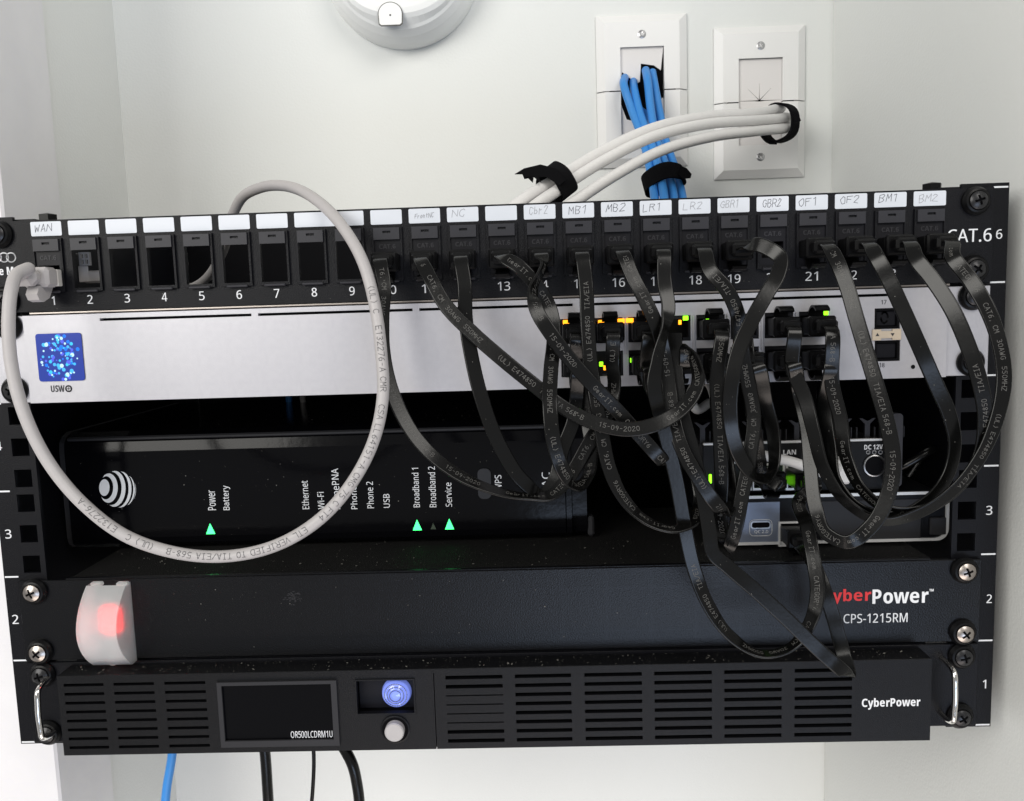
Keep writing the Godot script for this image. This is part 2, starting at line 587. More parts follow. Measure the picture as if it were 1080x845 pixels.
func screw(parent: Node3D, x: float, y: float, z: float, m: Material, turn: float) -> void:
	var w := put(parent, "cup_washer", washer_mesh, M.plug, Vector3(x, y, z))
	var s := put(parent, "screw", screw_mesh, m, Vector3(x, y, z + 0.0024))
	put(s, "recess_shade", recess_shade_mesh, M.pit, Vector3(x, y, z + 0.0024))  # dark cross laid in the slot, painting its shade
	s.rotation.z = turn
	w.rotation.z = turn

# dust flakes scattered over a level surface
func dust(parent: Node3D, x0: float, x1: float, z0: float, z1: float, y: float, count: int) -> void:
	var st := S()
	for i in count:
		var c := Vector3(rng.randf_range(x0, x1), y + 0.00025, rng.randf_range(z0, z1))
		var r := 0.00012 + 0.0006 * pow(rng.randf(), 5.0)
		var a := rng.randf() * TAU
		var d := Vector3(cos(a), rng.randf_range(-0.2, 0.5), sin(a)) * r
		var e := Vector3(-sin(a), rng.randf_range(-0.2, 0.5), cos(a)) * r * rng.randf_range(0.4, 1.0)
		quad(st, c - d, c - e, c + d, c + e, Vector3.UP)
	var o := put(parent, "dust", st.commit(), M.dust)
	o.set_meta("kind", "stuff")

# specks and scuffs on an upright face
func specks(parent: Node3D, r: Rect2, z: float, count: int, big := 0.0003) -> void:
	var st := S()
	for i in count:
		var c := Vector3(rng.randf_range(r.position.x, r.end.x), rng.randf_range(r.position.y, r.end.y), z + 0.00012)
		var w := 0.00006 + big * pow(rng.randf(), 4.0)
		var a := rng.randf() * TAU
		var d := Vector3(cos(a), sin(a), 0) * w
		var e := Vector3(-sin(a), cos(a), 0) * w * rng.randf_range(0.3, 1.0)
		quad(st, c - d, c - e, c + d, c + e, Vector3.BACK)
	var o := put(parent, "dust", st.commit(), M.dust)
	o.set_meta("kind", "stuff")

# ---------------------------------------------------------------- the modular plugs and the flat cables
func plug_parts(parent: Node3D, at: Vector3, m: Material, latch_up: bool, long := 0.0) -> void:
	var f := 1.0 if latch_up else -1.0
	var st := S()
	box(st, at + Vector3(-0.0058, -0.004, -0.006), at + Vector3(0.0058, 0.004, 0.008), 0.0004)
	put(parent, "plug", st.commit(), m)
	st = S()
	box(st, at + Vector3(-0.0062, -0.0046, 0.0082), at + Vector3(0.0062, 0.0046, 0.0118), 0.0008)
	box(st, at + Vector3(-0.0048, -0.003, 0.0118), at + Vector3(0.0048, 0.003, 0.0185 + long), 0.0012)
	put(parent, "boot", st.commit(), m)
	# the latch with the hood that guards it
	st = S()
	var prof := []
	for i in 9:
		var a := PI * (0.05 + 0.75 * i / 8.0)
		prof.append(Vector2(0.0065 - 0.0058 * cos(a), f * (0.004 + 0.0052 * sin(a))))
	for i in 8:
		var p: Vector2 = prof[i]
		var q: Vector2 = prof[i + 1]
		var n := Vector3(0, (q.x - p.x) * f, -(q.y - p.y) * f).normalized()
		for s in [1.0, -1.0]:
			var o: Vector3 = n * 0.0005 * s
			quad(st, at + o + Vector3(-0.0033, p.y, p.x), at + o + Vector3(0.0033, p.y, p.x), at + o + Vector3(0.0033, q.y, q.x), at + o + Vector3(-0.0033, q.y, q.x), n * s)
		for s in [-1.0, 1.0]:
			var e := Vector3(0.0033 * s, 0, 0)
			var o := n * 0.0005
			quad(st, at + e + o + Vector3(0, p.y, p.x), at + e + o + Vector3(0, q.y, q.x), at + e - o + Vector3(0, q.y, q.x), at + e - o + Vector3(0, p.y, p.x), Vector3(s, 0, 0))
	put(parent, "latch", st.commit(), m)

const PRINT := "GearIT.com  CATEGORY6    CAT6, CM  30AWG  550MHZ       (UL) E474850  TIA/EIA 568-B     15-09-2020         GearIT.com  CATEGORY6    CAT6, CM  30AWG  550MHZ       (UL) E474850  TIA/EIA"

# trace: points [u, v, z in mm, roll in degrees]; first and last are places of plugs [x, y, z] or null
func flat_cable(label: String, start, trace: Array, finish, from: float, flip := false, group := "flat black patch cables") -> Node3D:
	var pts := []
	var sd := []
	if start != null:
		pts.append(start + Vector3(0, 0, 0.012))
		pts.append(start + Vector3(0, 0, 0.021))
		sd.append(null)
		sd.append(null)
	var first := pts.size()
	for t in trace:
		pts.append(P(t[0], t[1], t[2]))
	if finish != null:
		pts.append(finish + Vector3(0, -0.0006, 0.0215))
		pts.append(finish + Vector3(0, 0, 0.012))
	var n := pts.size()
	sd.resize(n)
	for i in trace.size():
		var k := first + i
		var t: Vector3 = ((pts[mini(k + 1, n - 1)] as Vector3) - pts[maxi(k - 1, 0)]).normalized()
		var v: Vector3 = (EYE - pts[k]).normalized()
		var s := t.cross(v).normalized()
		var nn := s.cross(t)
		var a := deg_to_rad(trace[i][3] if trace[i].size() > 3 else 0.0)
		sd[k] = (s * cos(a) + nn * sin(a)).normalized()
	for k in range(first + 1, first + trace.size()):
		if (sd[k] as Vector3).dot(sd[k - 1]) < -0.15:
			sd[k] = -sd[k]
	if start != null:
		var w := Vector3.RIGHT if sd[first].x >= 0 else Vector3.LEFT
		sd[0] = w
		sd[1] = w
	if finish != null:
		var w := Vector3.RIGHT if sd[first + trace.size() - 1].x >= 0 else Vector3.LEFT
		sd[n - 1] = w
		sd[n - 2] = w
	var per := 8
	var line := spline(pts, per)
	var tg := tangents(line)
	var sides := []
	var outs := []
	var ups := []
	for i in line.size():
		var k := mini(i / per, n - 2)
		var t := (i - k * per) / float(per)
		t = t * t * (3 - 2 * t)
		var s: Vector3 = (sd[k] as Vector3).lerp(sd[k + 1], t)
		s = (s - tg[i] * s.dot(tg[i])).normalized()
		sides.append(s)
		var o: Vector3 = s.cross(tg[i])
		outs.append(o)
		ups.append(-s)
	var base: Vector3 = pts[0]
	var o := thing("flat_patch_cable", label, "cable", base, group)
	var st := S()
	band(st, line, sides, 0.0066, 0.0013)
	put(o, "cord", st.commit(), M.cable)
	var show_out := []
	for i in outs.size():
		show_out.append(outs[i])
	if from >= 0:
		cable_print(o, PRINT.substr(int(from)), line, ups, show_out, 0.014, 0.0020, 0.00072, M.grey_print, flip)
	# specks of dust on the cord
	st = S()
	for k in 26:
		var i := rng.randi_range(2, line.size() - 3)
		var c: Vector3 = line[i] + (sides[i] as Vector3) * rng.randf_range(-0.0026, 0.0026) + (outs[i] as Vector3) * 0.00071
		var r := 0.00006 + 0.00026 * pow(rng.randf(), 3.0)
		var d: Vector3 = tg[i] * r
		var e: Vector3 = sides[i] * r * rng.randf_range(0.4, 1.0)
		quad(st, c - d, c - e, c + d, c + e, outs[i])
	var du := put(o, "dust", st.commit(), M.dust)
	du.set_meta("kind", "stuff")
	if start != null:
		plug_parts(o, start, M.plug, false)
	if finish != null:
		plug_parts(o, finish, M.plug, finish.y > 0.197)
	return o

func round_cable(called: String, label: String, pts: Array, r: float, m: Material, group := "") -> Array:
	var w := []
	for t in pts:
		w.append(P(t[0], t[1], t[2]))
	var line := spline(w, 10)
	var o := thing(called, label, "cable", w[0], group)
	var st := S()
	tube(st, line, r)
	put(o, "jacket", st.commit(), m)
	return [o, line]

func _ready() -> void:
	rng.seed = 77
	turned = Basis(Vector3.UP, 0.02585) * Basis(Vector3.RIGHT, -0.11116) * Basis(Vector3.BACK, -0.03136)
	# ------------------------------------------------------------ camera, surroundings, lights
	var cam := Camera3D.new()
	cam.name = "camera"
	cam.fov = rad_to_deg(2 * atan(422.5 / FOCAL))
	cam.near = 0.01
	cam.far = 30.0
	cam.transform = Transform3D(turned, EYE)
	add_child(cam)
	cam.current = true
	var env := Environment.new()
	env.background_mode = Environment.BG_COLOR
	env.background_color = lin(0.32, 0.32, 0.318)
	env.tonemap_mode = Environment.TONE_MAPPER_LINEAR
	env.tonemap_exposure = 1.06
	env.sdfgi_enabled = true
	env.ssao_enabled = true
	env.ssil_enabled = true
	var we := WorldEnvironment.new()
	we.name = "surroundings"
	we.environment = env
	add_child(we)
	# daylight from a window up to the left, and the pale daylit floor of the room low in front
	area("window_light", Vector3(-1.25, 0.85, 1.65), Vector3(0.0, 0.25, -0.1), Vector2(1.35, 1.15), 3.2, Color(1.0, 0.99, 0.965))
	area("added_upper_fill", Vector3(0.95, 1.45, 1.6), Vector3(0.0, 0.2, -0.1), Vector2(1.2, 0.9), 2.0, Color(1.0, 0.985, 0.96))  # added fill that evens the side walls; no ceiling lamp known
	area("floor_light", Vector3(0.45, -0.68, 1.75), Vector3(0.05, 0.06, 0.0), Vector2(0.9, 0.62), 0.75, Color(0.8, 0.88, 1.0))
	area("added_low_fill", Vector3(0.0, -1.3, 0.9), Vector3(0.0, -0.1, -0.2), Vector2(1.4, 0.8), 1.1, Color(1.0, 0.945, 0.91))  # added unseen fill for the wall below the rack, as floor bounce

	make_materials()
	make_screw()
	build_niche()
	build_rack()
	build_patch_panel()
	build_switch()
	build_gateway()
	build_routers()
	build_power_strip()
	build_ups()
	build_wall_things()
	build_flat_cables()
	build_round_cables()

func area(called: String, at: Vector3, towards: Vector3, size: Vector2, energy: float, c: Color) -> void:
	var l := AreaLight3D.new()
	l.name = called
	l.area_size = size
	l.light_energy = energy
	l.light_color = c
	l.area_normalize_energy = true
	l.area_range = 12.0
	l.shadow_enabled = true
	add_child(l)
	l.look_at_from_position(at, towards, Vector3.UP)

# ---------------------------------------------------------------- the niche
func build_niche() -> void:
	var st := S()
	box(st, Vector3(-0.4, -0.9, WALL_Z - 0.1), Vector3(0.4, 1.4, WALL_Z))
	structure("wall_back", st, M.wall)
	st = S()
	box(st, Vector3(-0.4, -0.9, WALL_Z), Vector3(-0.2975, 1.4, -0.160))
	structure("wall_left", st, M.wall)
	st = S()
	box(st, Vector3(-1.2, -0.9, -0.160), Vector3(-0.2925, 1.4, -0.096), 0.0015)
	structure("jamb_left", st, M.trim)
	st = S()
	box(st, Vector3(0.2615, -0.9, WALL_Z), Vector3(1.2, 1.4, 0.06), 0.0015)
	structure("wall_right", st, M.wall)

# ---------------------------------------------------------------- the rack
const U := 0.04445
func build_rack() -> void:
	var o := thing("wall_mount_rack", "black steel six unit wall rack holding all the equipment", "rack", Vector3(0, 0, -0.256))
	for s in [-1.0, 1.0]:
		var holes := []
		for k in 6:
			for e in [0.00635, 0.02223, 0.0381]:
				holes.append(Rect2(0.2303 * s - (0.0088 if s < 0 else 0.0), k * U + e - 0.0045, 0.0088, 0.009))
		var st := S()
		var x0 := 0.2276 if s > 0 else -0.2498
		sheet(st, Rect2(x0, -0.001, 0.0222, 6 * U + 0.003), holes, -0.002, 0.0)
		put(o, "rail", st.commit(), M.black)
		st = S()
		box(st, Vector3(0.2484 if s > 0 else -0.2498, -0.001, -0.256), Vector3(0.2498 if s > 0 else -0.2484, 6 * U + 0.002, -0.0021), 0.0003)
		box(st, Vector3(0.2484 if s > 0 else -0.2498, 6 * U + 0.002, -0.256), Vector3(0.2498 if s > 0 else -0.2484, 0.286, -0.19))  # raised rear steps, added to keep the lit wall out of the ports
		box(st, Vector3(0.2484 if s > 0 else -0.2498, 6 * U + 0.002, -0.19), Vector3(0.2498 if s > 0 else -0.2484, 0.277, -0.09))
		put(o, "side_plate", st.commit(), M.black)
		for k in 7:
			st = S()
			var a := 0.2422 if k != 6 else 0.2425
			box(st, Vector3(minf(a * s, 0.2492 * s), k * U - 0.0004, 0.0001), Vector3(maxf(a * s, 0.2492 * s), k * U + 0.0004, 0.00022))
			put(o, "unit_mark", st.commit(), M.white_print)
		# bolt heads standing on the top edge
		st = S()
		var bx: float = P(983, 197, -12).x if s > 0 else P(50, 224, -12).x
		for k in 6:
			var ang0 := TAU * k / 6
			var ang1 := TAU * (k + 1) / 6
			var p0 := Vector3(cos(ang0), 0, sin(ang0)) * 0.0046
			var p1 := Vector3(cos(ang1), 0, sin(ang1)) * 0.0046
			var c := Vector3(bx, 6 * U + 0.0, -0.012)
			quad(st, c + p0, c + p1, c + p1 + Vector3(0, 0.004, 0), c + p0 + Vector3(0, 0.004, 0), (p0 + p1).normalized())
			tri(st, c + Vector3(0, 0.005, 0), c + p0 + Vector3(0, 0.004, 0), c + p1 + Vector3(0, 0.004, 0), Vector3.UP)
		put(o, "bolt", st.commit(), M.plug)
	put(o, "added_dark_back", box_mesh(Vector3(-0.2483, 0, -0.2575), Vector3(0.2483, 0.292, -0.2555)), M.pit)  # added dark sheet; its near-black paints the shade inside the rack
	for s in [-1.0, 1.0]:
		put(o, "top_flange", box_mesh(Vector3(-0.2484 if s < 0 else 0.2180, 6 * U - 0.0005, -0.03), Vector3(-0.218 if s < 0 else 0.2484, 6 * U + 0.001, -0.0022)), M.black)
	write(o, "unit_number", "6", rect(1050.5, 242, 1057, 252, 0), 0.0001, M.white_print)
	write(o, "unit_number", "3", rect(1040, 533.5, 1046.5, 543, 0), 0.0001, M.white_print)
	write(o, "unit_number", "2", rect(1040.5, 627, 1046, 636, 0), 0.0001, M.white_print)
	write(o, "unit_number", "1", rect(1036.5, 717, 1040, 726, 0), 0.0001, M.white_print)
	write(o, "unit_number", "3", rect(5.5, 558.5, 12, 568, 0), 0.0001, M.white_print)
	write(o, "unit_number", "2", rect(13, 648.5, 19.5, 658, 0), 0.0001, M.white_print)
	write(o, "unit_number", "4", rect(-5, 466, 2, 475, 0), 0.0001, M.white_print)

func port_x(i: int) -> float:
	return -0.19135 + (i - 2) * 0.01831

# ---------------------------------------------------------------- the patch panel
func build_patch_panel() -> void:
	var o := thing("patch_panel", "black 24 port patch panel with white labels and numbers at the rack top", "patch panel", Vector3(0, 0.2226, 0))
	var holes := []
	for i in range(1, 25):
		holes.append(Rect2(port_x(i) - 0.0066, 0.2330, 0.0132, 0.0205))
	var st := S()
	sheet(st, Rect2(-0.2413, 0.2226, 0.4826, 0.0438), holes, 0.0006, 0.0028)
	put(o, "face_plate", st.commit(), M.black)
	put(o, "top_fold", box_mesh(Vector3(-0.2225, 0.2648, -0.02), Vector3(0.2225, 0.2664, 0.0005), 0.0002), M.black)
	put(o, "bottom_fold", box_mesh(Vector3(-0.2225, 0.2213, -0.03), Vector3(0.2225, 0.2225, 0.0022), 0.0003), M.nickel)
	# shared pieces of a port
	var bz := S()
	sheet(bz, Rect2(-0.0073, -0.0128, 0.0146, 0.0256), [Rect2(-0.0063, -0.0113, 0.0126, 0.0186)], 0.0029, 0.0041)
	var bezel := bz.commit()
	var tb := S()
	sheet(tb, Rect2(-0.0062, 0.0068, 0.0124, 0.0056), [Rect2(-0.0018, 0.0098, 0.0038, 0.0011)], 0.0037, 0.0050)
	var tab := tb.commit()
	var lip := box_mesh(Vector3(-0.0052, -0.0134, 0.0041), Vector3(0.0052, -0.0122, 0.0052), 0.0004)
	var jk := S()
	sheet(jk, Rect2(-0.00655, -0.01165, 0.0131, 0.0204), [Rect2(-0.0051, -0.0076, 0.0102, 0.0076)], 0.0, 0.0033)
	box(jk, Vector3(-0.0062, -0.0112, -0.022), Vector3(0.0062, 0.0066, -0.010), 0.0004)
	box(jk, Vector3(-0.0062, -0.0112, -0.0102), Vector3(-0.0052, 0.0066, -0.0001))
	box(jk, Vector3(0.0052, -0.0112, -0.0102), Vector3(0.0062, 0.0066, -0.0001))
	box(jk, Vector3(-0.0052, 0.0004, -0.0102), Vector3(0.0052, 0.0014, -0.0001))
	var jack := jk.commit()
	var hand := {1: "WAN", 11: "FrontNC", 12: "NC", 14: "Cbr2", 15: "MB1", 16: "MB2", 17: "LR1", 18: "LR2", 19: "GBR1", 20: "GBR2", 21: "OF1", 22: "OF2", 23: "BM1", 24: "BM2"}
	for i in range(1, 25):
		var c := Vector3(port_x(i), 0.2447, 0)
		var b := put(o, "port_bezel", bezel, M.black, c)
		put(b, "latch_tab", tab, M.tab, c)
		put(b, "lip", lip, M.tab, c)
		if i == 1 or i >= 10:
			var j := put(o, "keystone_jack", jack, M.jack, c)
			write(j, "jack_marking", "CAT.6", Rect2(c.x - 0.004, c.y + 0.0025, 0.008, 0.0022), 0.00338, M.tab, true)
		if i != 9:
			var lr := Rect2(c.x - 0.0075, 0.2588, 0.015 if i != 8 else 0.0333, 0.0068)
			var ls := S()
			prism(ls, round_rect(lr, 0.0006, 3), 0.0029, 0.00305)
			var lb := put(o, "label_sticker", ls.commit(), M.label)
			if hand.has(i):
				scribble(lb, hand[i], lr, 0.00312, M.ink if i in [1, 15, 16, 17, 20, 21, 22, 23] else M.pencil)
		var w := 0.0024 if i < 10 else 0.0054
		write(o, "port_number", str(i), Rect2(c.x - w / 2 + (0.0008 if i == 1 else 0.0), 0.2257, w * 1.1 if i != 1 else 0.0014, 0.0042), 0.00295, M.white_print)
	write(o, "category_marking", "CAT.6", rect(999.5, 241.5, 1046, 255.5, 3), 0.00295, M.white_print)
	write(o, "maker_marking", "Cable Matters", rect(-21, 281, 42, 290, 3), 0.00295, M.white_print, true)
	st = S()
	for k in 4:
		var cc := P(-11.0 + 7.5 * k, 271.5, 3)
		var ring := circle(Vector2(cc.x, cc.y), 0.0022, 20)
		for q in 20:
			stroke(st, ring[q], ring[(q + 1) % 20], 0.0003, 0.00302)
	put(o, "maker_emblem", st.commit(), M.white_print)
	# a loose grey jack seen through the second opening
	st = S()
	var g := rect(83, 266, 94, 280, -8)
	sheet(st, g, [Rect2(g.position.x + 0.0008, g.position.y + 0.0008, g.size.x / 2 - 0.0012, g.size.y / 2 - 0.0012), Rect2(g.get_center().x + 0.0004, g.position.y + 0.0008, g.size.x / 2 - 0.0012, g.size.y / 2 - 0.0012), Rect2(g.position.x + 0.0008, g.get_center().y + 0.0004, g.size.x / 2 - 0.0012, g.size.y / 2 - 0.0012), Rect2(g.get_center().x + 0.0004, g.get_center().y + 0.0004, g.size.x / 2 - 0.0012, g.size.y / 2 - 0.0012)], -0.010, -0.008)
	box(st, P(84, 298, -9), P(92, 280, -8) + Vector3(0, 0, -0.0002), 0.0004)
	box(st, P(91, 299, -12), P(110, 285, -9), 0.001)
	put(o, "loose_jack", st.commit(), M.grey_cable)
	for s in [-1.0, 1.0]:
		screw(o, 0.2326 * s, 0.2603, 0.0029, M.darkscrew, 0.3 * s)
		screw(o, 0.2326 * s, 0.2286, 0.0029, M.darkscrew, 0.9)
	specks(o, Rect2(-0.22, 0.2235, 0.44, 0.008), 0.0029, 90, 0.00022)

# ---------------------------------------------------------------- the switch
func col_x(k: int) -> float:
	return 0.0436 + 0.01624 * k
const ROW := [0.2052, 0.1893]

func build_switch() -> void:
	var o := thing("network_switch", "silver network switch with a small blue screen and two rows of ports", "network switch", Vector3(0, 0.1782, 0))
	var face := Rect2(-0.2245, 0.1780, 0.4449, 0.0428)
	var holes := []
	for k in 8:
		for r in 2:
			holes.append(Rect2(col_x(k) - 0.0068, ROW[r] - 0.0062, 0.0136, 0.0122))
	for seg in [[105, 265], [272, 435], [442, 604], [612, 770], [777, 941]]:
		var a := P(seg[0], 330 - (seg[0] - 105) * 0.028, 4)
		var b := P(seg[1], 330 - (seg[1] - 105) * 0.028, 4)
		holes.append(Rect2(a.x, 0.2172, b.x - a.x, 0.0013))
	var sf := [rect(922, 325, 949, 347, 4), rect(922, 359, 949, 381, 4)]
	holes.append_array(sf)
	var st := S()
	sheet(st, face, holes, 0.0012, 0.0045)
	put(o, "face_plate", st.commit(), M.silver)
	put(o, "housing", box_mesh(Vector3(-0.2215, 0.1786, -0.21), Vector3(0.2175, 0.2204, -0.011), 0.0005), M.slate_dark)
	for s in [-1.0, 1.0]:
		var ex := Rect2(-0.2413, 0.1782, 0.0166, 0.0426) if s < 0 else Rect2(0.2206, 0.1782, 0.0207, 0.0426)
		put(o, "ear", rbox(ex, 0.0004, 0.0024, 0.0003), M.silver)
		screw(o, 0.2326 * s, 0.2159, 0.0025, M.darkscrew, 0.5)
		screw(o, 0.2326 * s, 0.1846, 0.0025, M.darkscrew, 1.1)
	put(o, "slot_backing", box_mesh(Vector3(-0.221, 0.2155, -0.0005), Vector3(0.215, 0.2195, 0.0011)), M.pit)
	# sockets
	var sk := S()
	sheet(sk, Rect2(-0.0067, -0.0061, 0.0134, 0.012), [Rect2(-0.0059, -0.0046, 0.0118, 0.0088), Rect2(-0.0032, -0.0061, 0.0064, 0.003)], 0.0, 0.0036)
	box(sk, Vector3(-0.0067, -0.0061, -0.0105), Vector3(0.0067, 0.0059, -0.0092))
	var socket := sk.commit()
	for k in 8:
		for r in 2:
			put(o, "socket", socket, M.jack, Vector3(col_x(k), ROW[r], 0))
	# the pale pieces between the sockets
	for k in 7:
		put(o, "divider", box_mesh(Vector3(col_x(k) + 0.0076, ROW[1] + 0.004, 0.0046), Vector3(col_x(k) + 0.0087, ROW[0] + 0.006, 0.0056), 0.0003), M.silver)
	# link lights
	var lights := [[597, 340, "led_amber", 4], [598, 387, "led_amber", 4], [634, 340, "led_amber", 4], [655, 338.5, "led_amber", 4.5], [664, 338, "led_amber", 5], [634, 346, "led_amber", 3], [598, 347, "led_amber", 3], [669, 344, "led_amber", 3], [723, 335.5, "led_lime", 3.5], [634, 384, "led_lime", 2.5], [638, 388, "led_amber", 2], [667, 380, "led_lime", 3], [683, 341, "led_amber", 2], [706, 340, "led_amber", 2], [717, 340, "led_amber", 2], [746, 337, "led_lime", 2], [827, 338, "led_amber", 3], [862, 338, "led_lime", 2.5], [871, 330, "led_lime", 3], [724, 383, "led_lime", 2]]
	for q in lights:
		var w: float = q[3]
		st = S()
		box(st, P(q[0] - w * 0.8, q[1] + 2.5, 5.2), P(q[0] + w * 0.8, q[1] - 2.5, 5.2) + Vector3(0, 0, 0.0006), 0.0002)
		put(o, "link_light", st.commit(), M[q[2]])
	# screen
	var sr := rect(39.5, 351.5, 88, 402, 4.6)
	st = S()
	prism(st, round_rect(sr, 0.0014, 5), 0.0046, 0.0049)
	var scr := put(o, "screen_frame", st.commit(), M.gloss)
	var glass := S()
	var q0 := Vector3(sr.position.x, sr.position.y, 0.00496)
	var poly := round_rect(sr, 0.0014, 5)
	var ix := Geometry2D.triangulate_polygon(poly)
	for i in range(0, ix.size(), 3):
		var tp := [poly[ix[i]], poly[ix[i + 1]], poly[ix[i + 2]]]
		if (tp[1] - tp[0]).cross(tp[2] - tp[0]) > 0:
			tp = [tp[0], tp[2], tp[1]]
		for p in tp:
			glass.set_normal(Vector3.BACK)
			glass.set_uv(Vector2((p.x - q0.x) / sr.size.x, 1 - (p.y - q0.y) / sr.size.y))
			glass.add_vertex(Vector3(p.x, p.y, q0.z))
	var im := Image.create(192, 192, false, Image.FORMAT_RGB8)
	im.fill(Color(0.17, 0.25, 0.6))
	var pr := RandomNumberGenerator.new()
	pr.seed = 5
	for k in 125:
		var a := pr.randf() * TAU
		var rr := (0.31 + pr.randf_range(-0.16, 0.17)) if k % 6 else pr.randf_range(0.05, 0.45)
		var cx := 96 + cos(a) * rr * 192 * 0.98
		var cy := 96 + sin(a) * rr * 192
		var s := pr.randf_range(2.5, 8.5)
		var c: Color = [Color(0.1, 0.5, 1.0), Color(0.25, 0.8, 1.0), Color(0.8, 0.97, 1.0), Color(0.3, 0.75, 1.0), Color(0.35, 0.4, 0.95)][pr.randi() % 5]
		for yy in range(int(cy - s - 3), int(cy + s + 4)):
			for xx in range(int(cx - s - 3), int(cx + s + 4)):
				if xx >= 0 and yy >= 0 and xx < 192 and yy < 192:
					var d := Vector2(xx - cx, yy - cy).length()
					var f := clampf((s - d) / 2.5 + 0.5, 0, 1)
					im.set_pixel(xx, yy, im.get_pixel(xx, yy).lerp(c, f))
	var sm := mat(Color(0.01, 0.01, 0.02), 0.15)
	sm.emission_enabled = true
	sm.emission = Color.BLACK
	sm.emission_texture = ImageTexture.create_from_image(im)
	sm.emission_energy_multiplier = 1.15
	put(scr, "screen_picture", glass.commit(), sm)
	write(o, "model_marking", "USW", rect(53.5, 406.5, 68, 413.5, 4.6), 0.00455, M.dark_print, true)
	st = S()
	var cc := P(72.3, 410, 4.6)
	var ring := circle(Vector2(cc.x, cc.y), 0.0014, 20)
	for k in 20:
		stroke(st, ring[k], ring[(k + 1) % 20], 0.0003, 0.0047)
	stroke(st, Vector2(cc.x - 0.0008, cc.y), Vector2(cc.x + 0.0008, cc.y), 0.00013, 0.0047)
	stroke(st, Vector2(cc.x, cc.y - 0.0008), Vector2(cc.x, cc.y + 0.0008), 0.00013, 0.00472)
	put(o, "model_marking", st.commit(), M.dark_print)
	# the two cages on the right
	for r in sf:
		var cg := S()
		sheet(cg, r.grow(-0.0002), [r.grow(-0.0012)], -0.008, 0.004)
		put(o, "module_cage", cg.commit(), M.pit)
		put(o, "cage_cover", rbox(r.grow(-0.0011), -0.002, 0.0028, 0.0006), M.jack)
	var bs := rect(920, 347.3, 950, 358.7, 5)
	var bst := S()
	sheet(bst, bs, [Rect2(bs.position.x + bs.size.x * 0.3, bs.position.y - 0.001, bs.size.x * 0.4, 0.0019), Rect2(bs.position.x + bs.size.x * 0.3, bs.end.y - 0.0009, bs.size.x * 0.4, 0.0019)], 0.0047, 0.0056)
	put(o, "cage_tongue", bst.commit(), M.beige)
	st = S()
	for k in 2:
		var c := P(925.5 if k == 0 else 941.5, 353, 5.6)
		var f := 1.0 if k == 0 else -1.0
		prism(st, PackedVector2Array([Vector2(c.x - 0.0009, c.y - 0.0007 * f), Vector2(c.x + 0.0009, c.y - 0.0007 * f), Vector2(c.x, c.y + 0.0008 * f)]), 0.0056, 0.0057)
	put(o, "arrow_marking", st.commit(), M.dark_print)
	# the arrow loop moulded on the upper cover
	st = S()
	var lp := P(933, 335, 3)
	for k in 20:
		if k % 10 < 8:
			var a0 := TAU * k / 20
			var a1 := TAU * (k + 1) / 20
			stroke(st, Vector2(lp.x + cos(a0) * 0.0016, lp.y + sin(a0) * 0.0026), Vector2(lp.x + cos(a1) * 0.0016, lp.y + sin(a1) * 0.0026), 0.0004, 0.0030)
	put(o, "arrow_marking", st.commit(), M.pit)
	write(o, "port_number", "17", rect(929.5, 316.5, 935, 321, 4.6), 0.00455, M.dark_print)
	write(o, "port_number", "18", rect(927.5, 383, 933, 387.5, 4.6), 0.00455, M.dark_print)
	st = S()
	var hd := P(963, 387, 4.6)
	prism(st, circle(Vector2(hd.x, hd.y), 0.0010, 18), 0.0046, 0.0047)
	put(o, "reset_pinhole", st.commit(), M.pit)

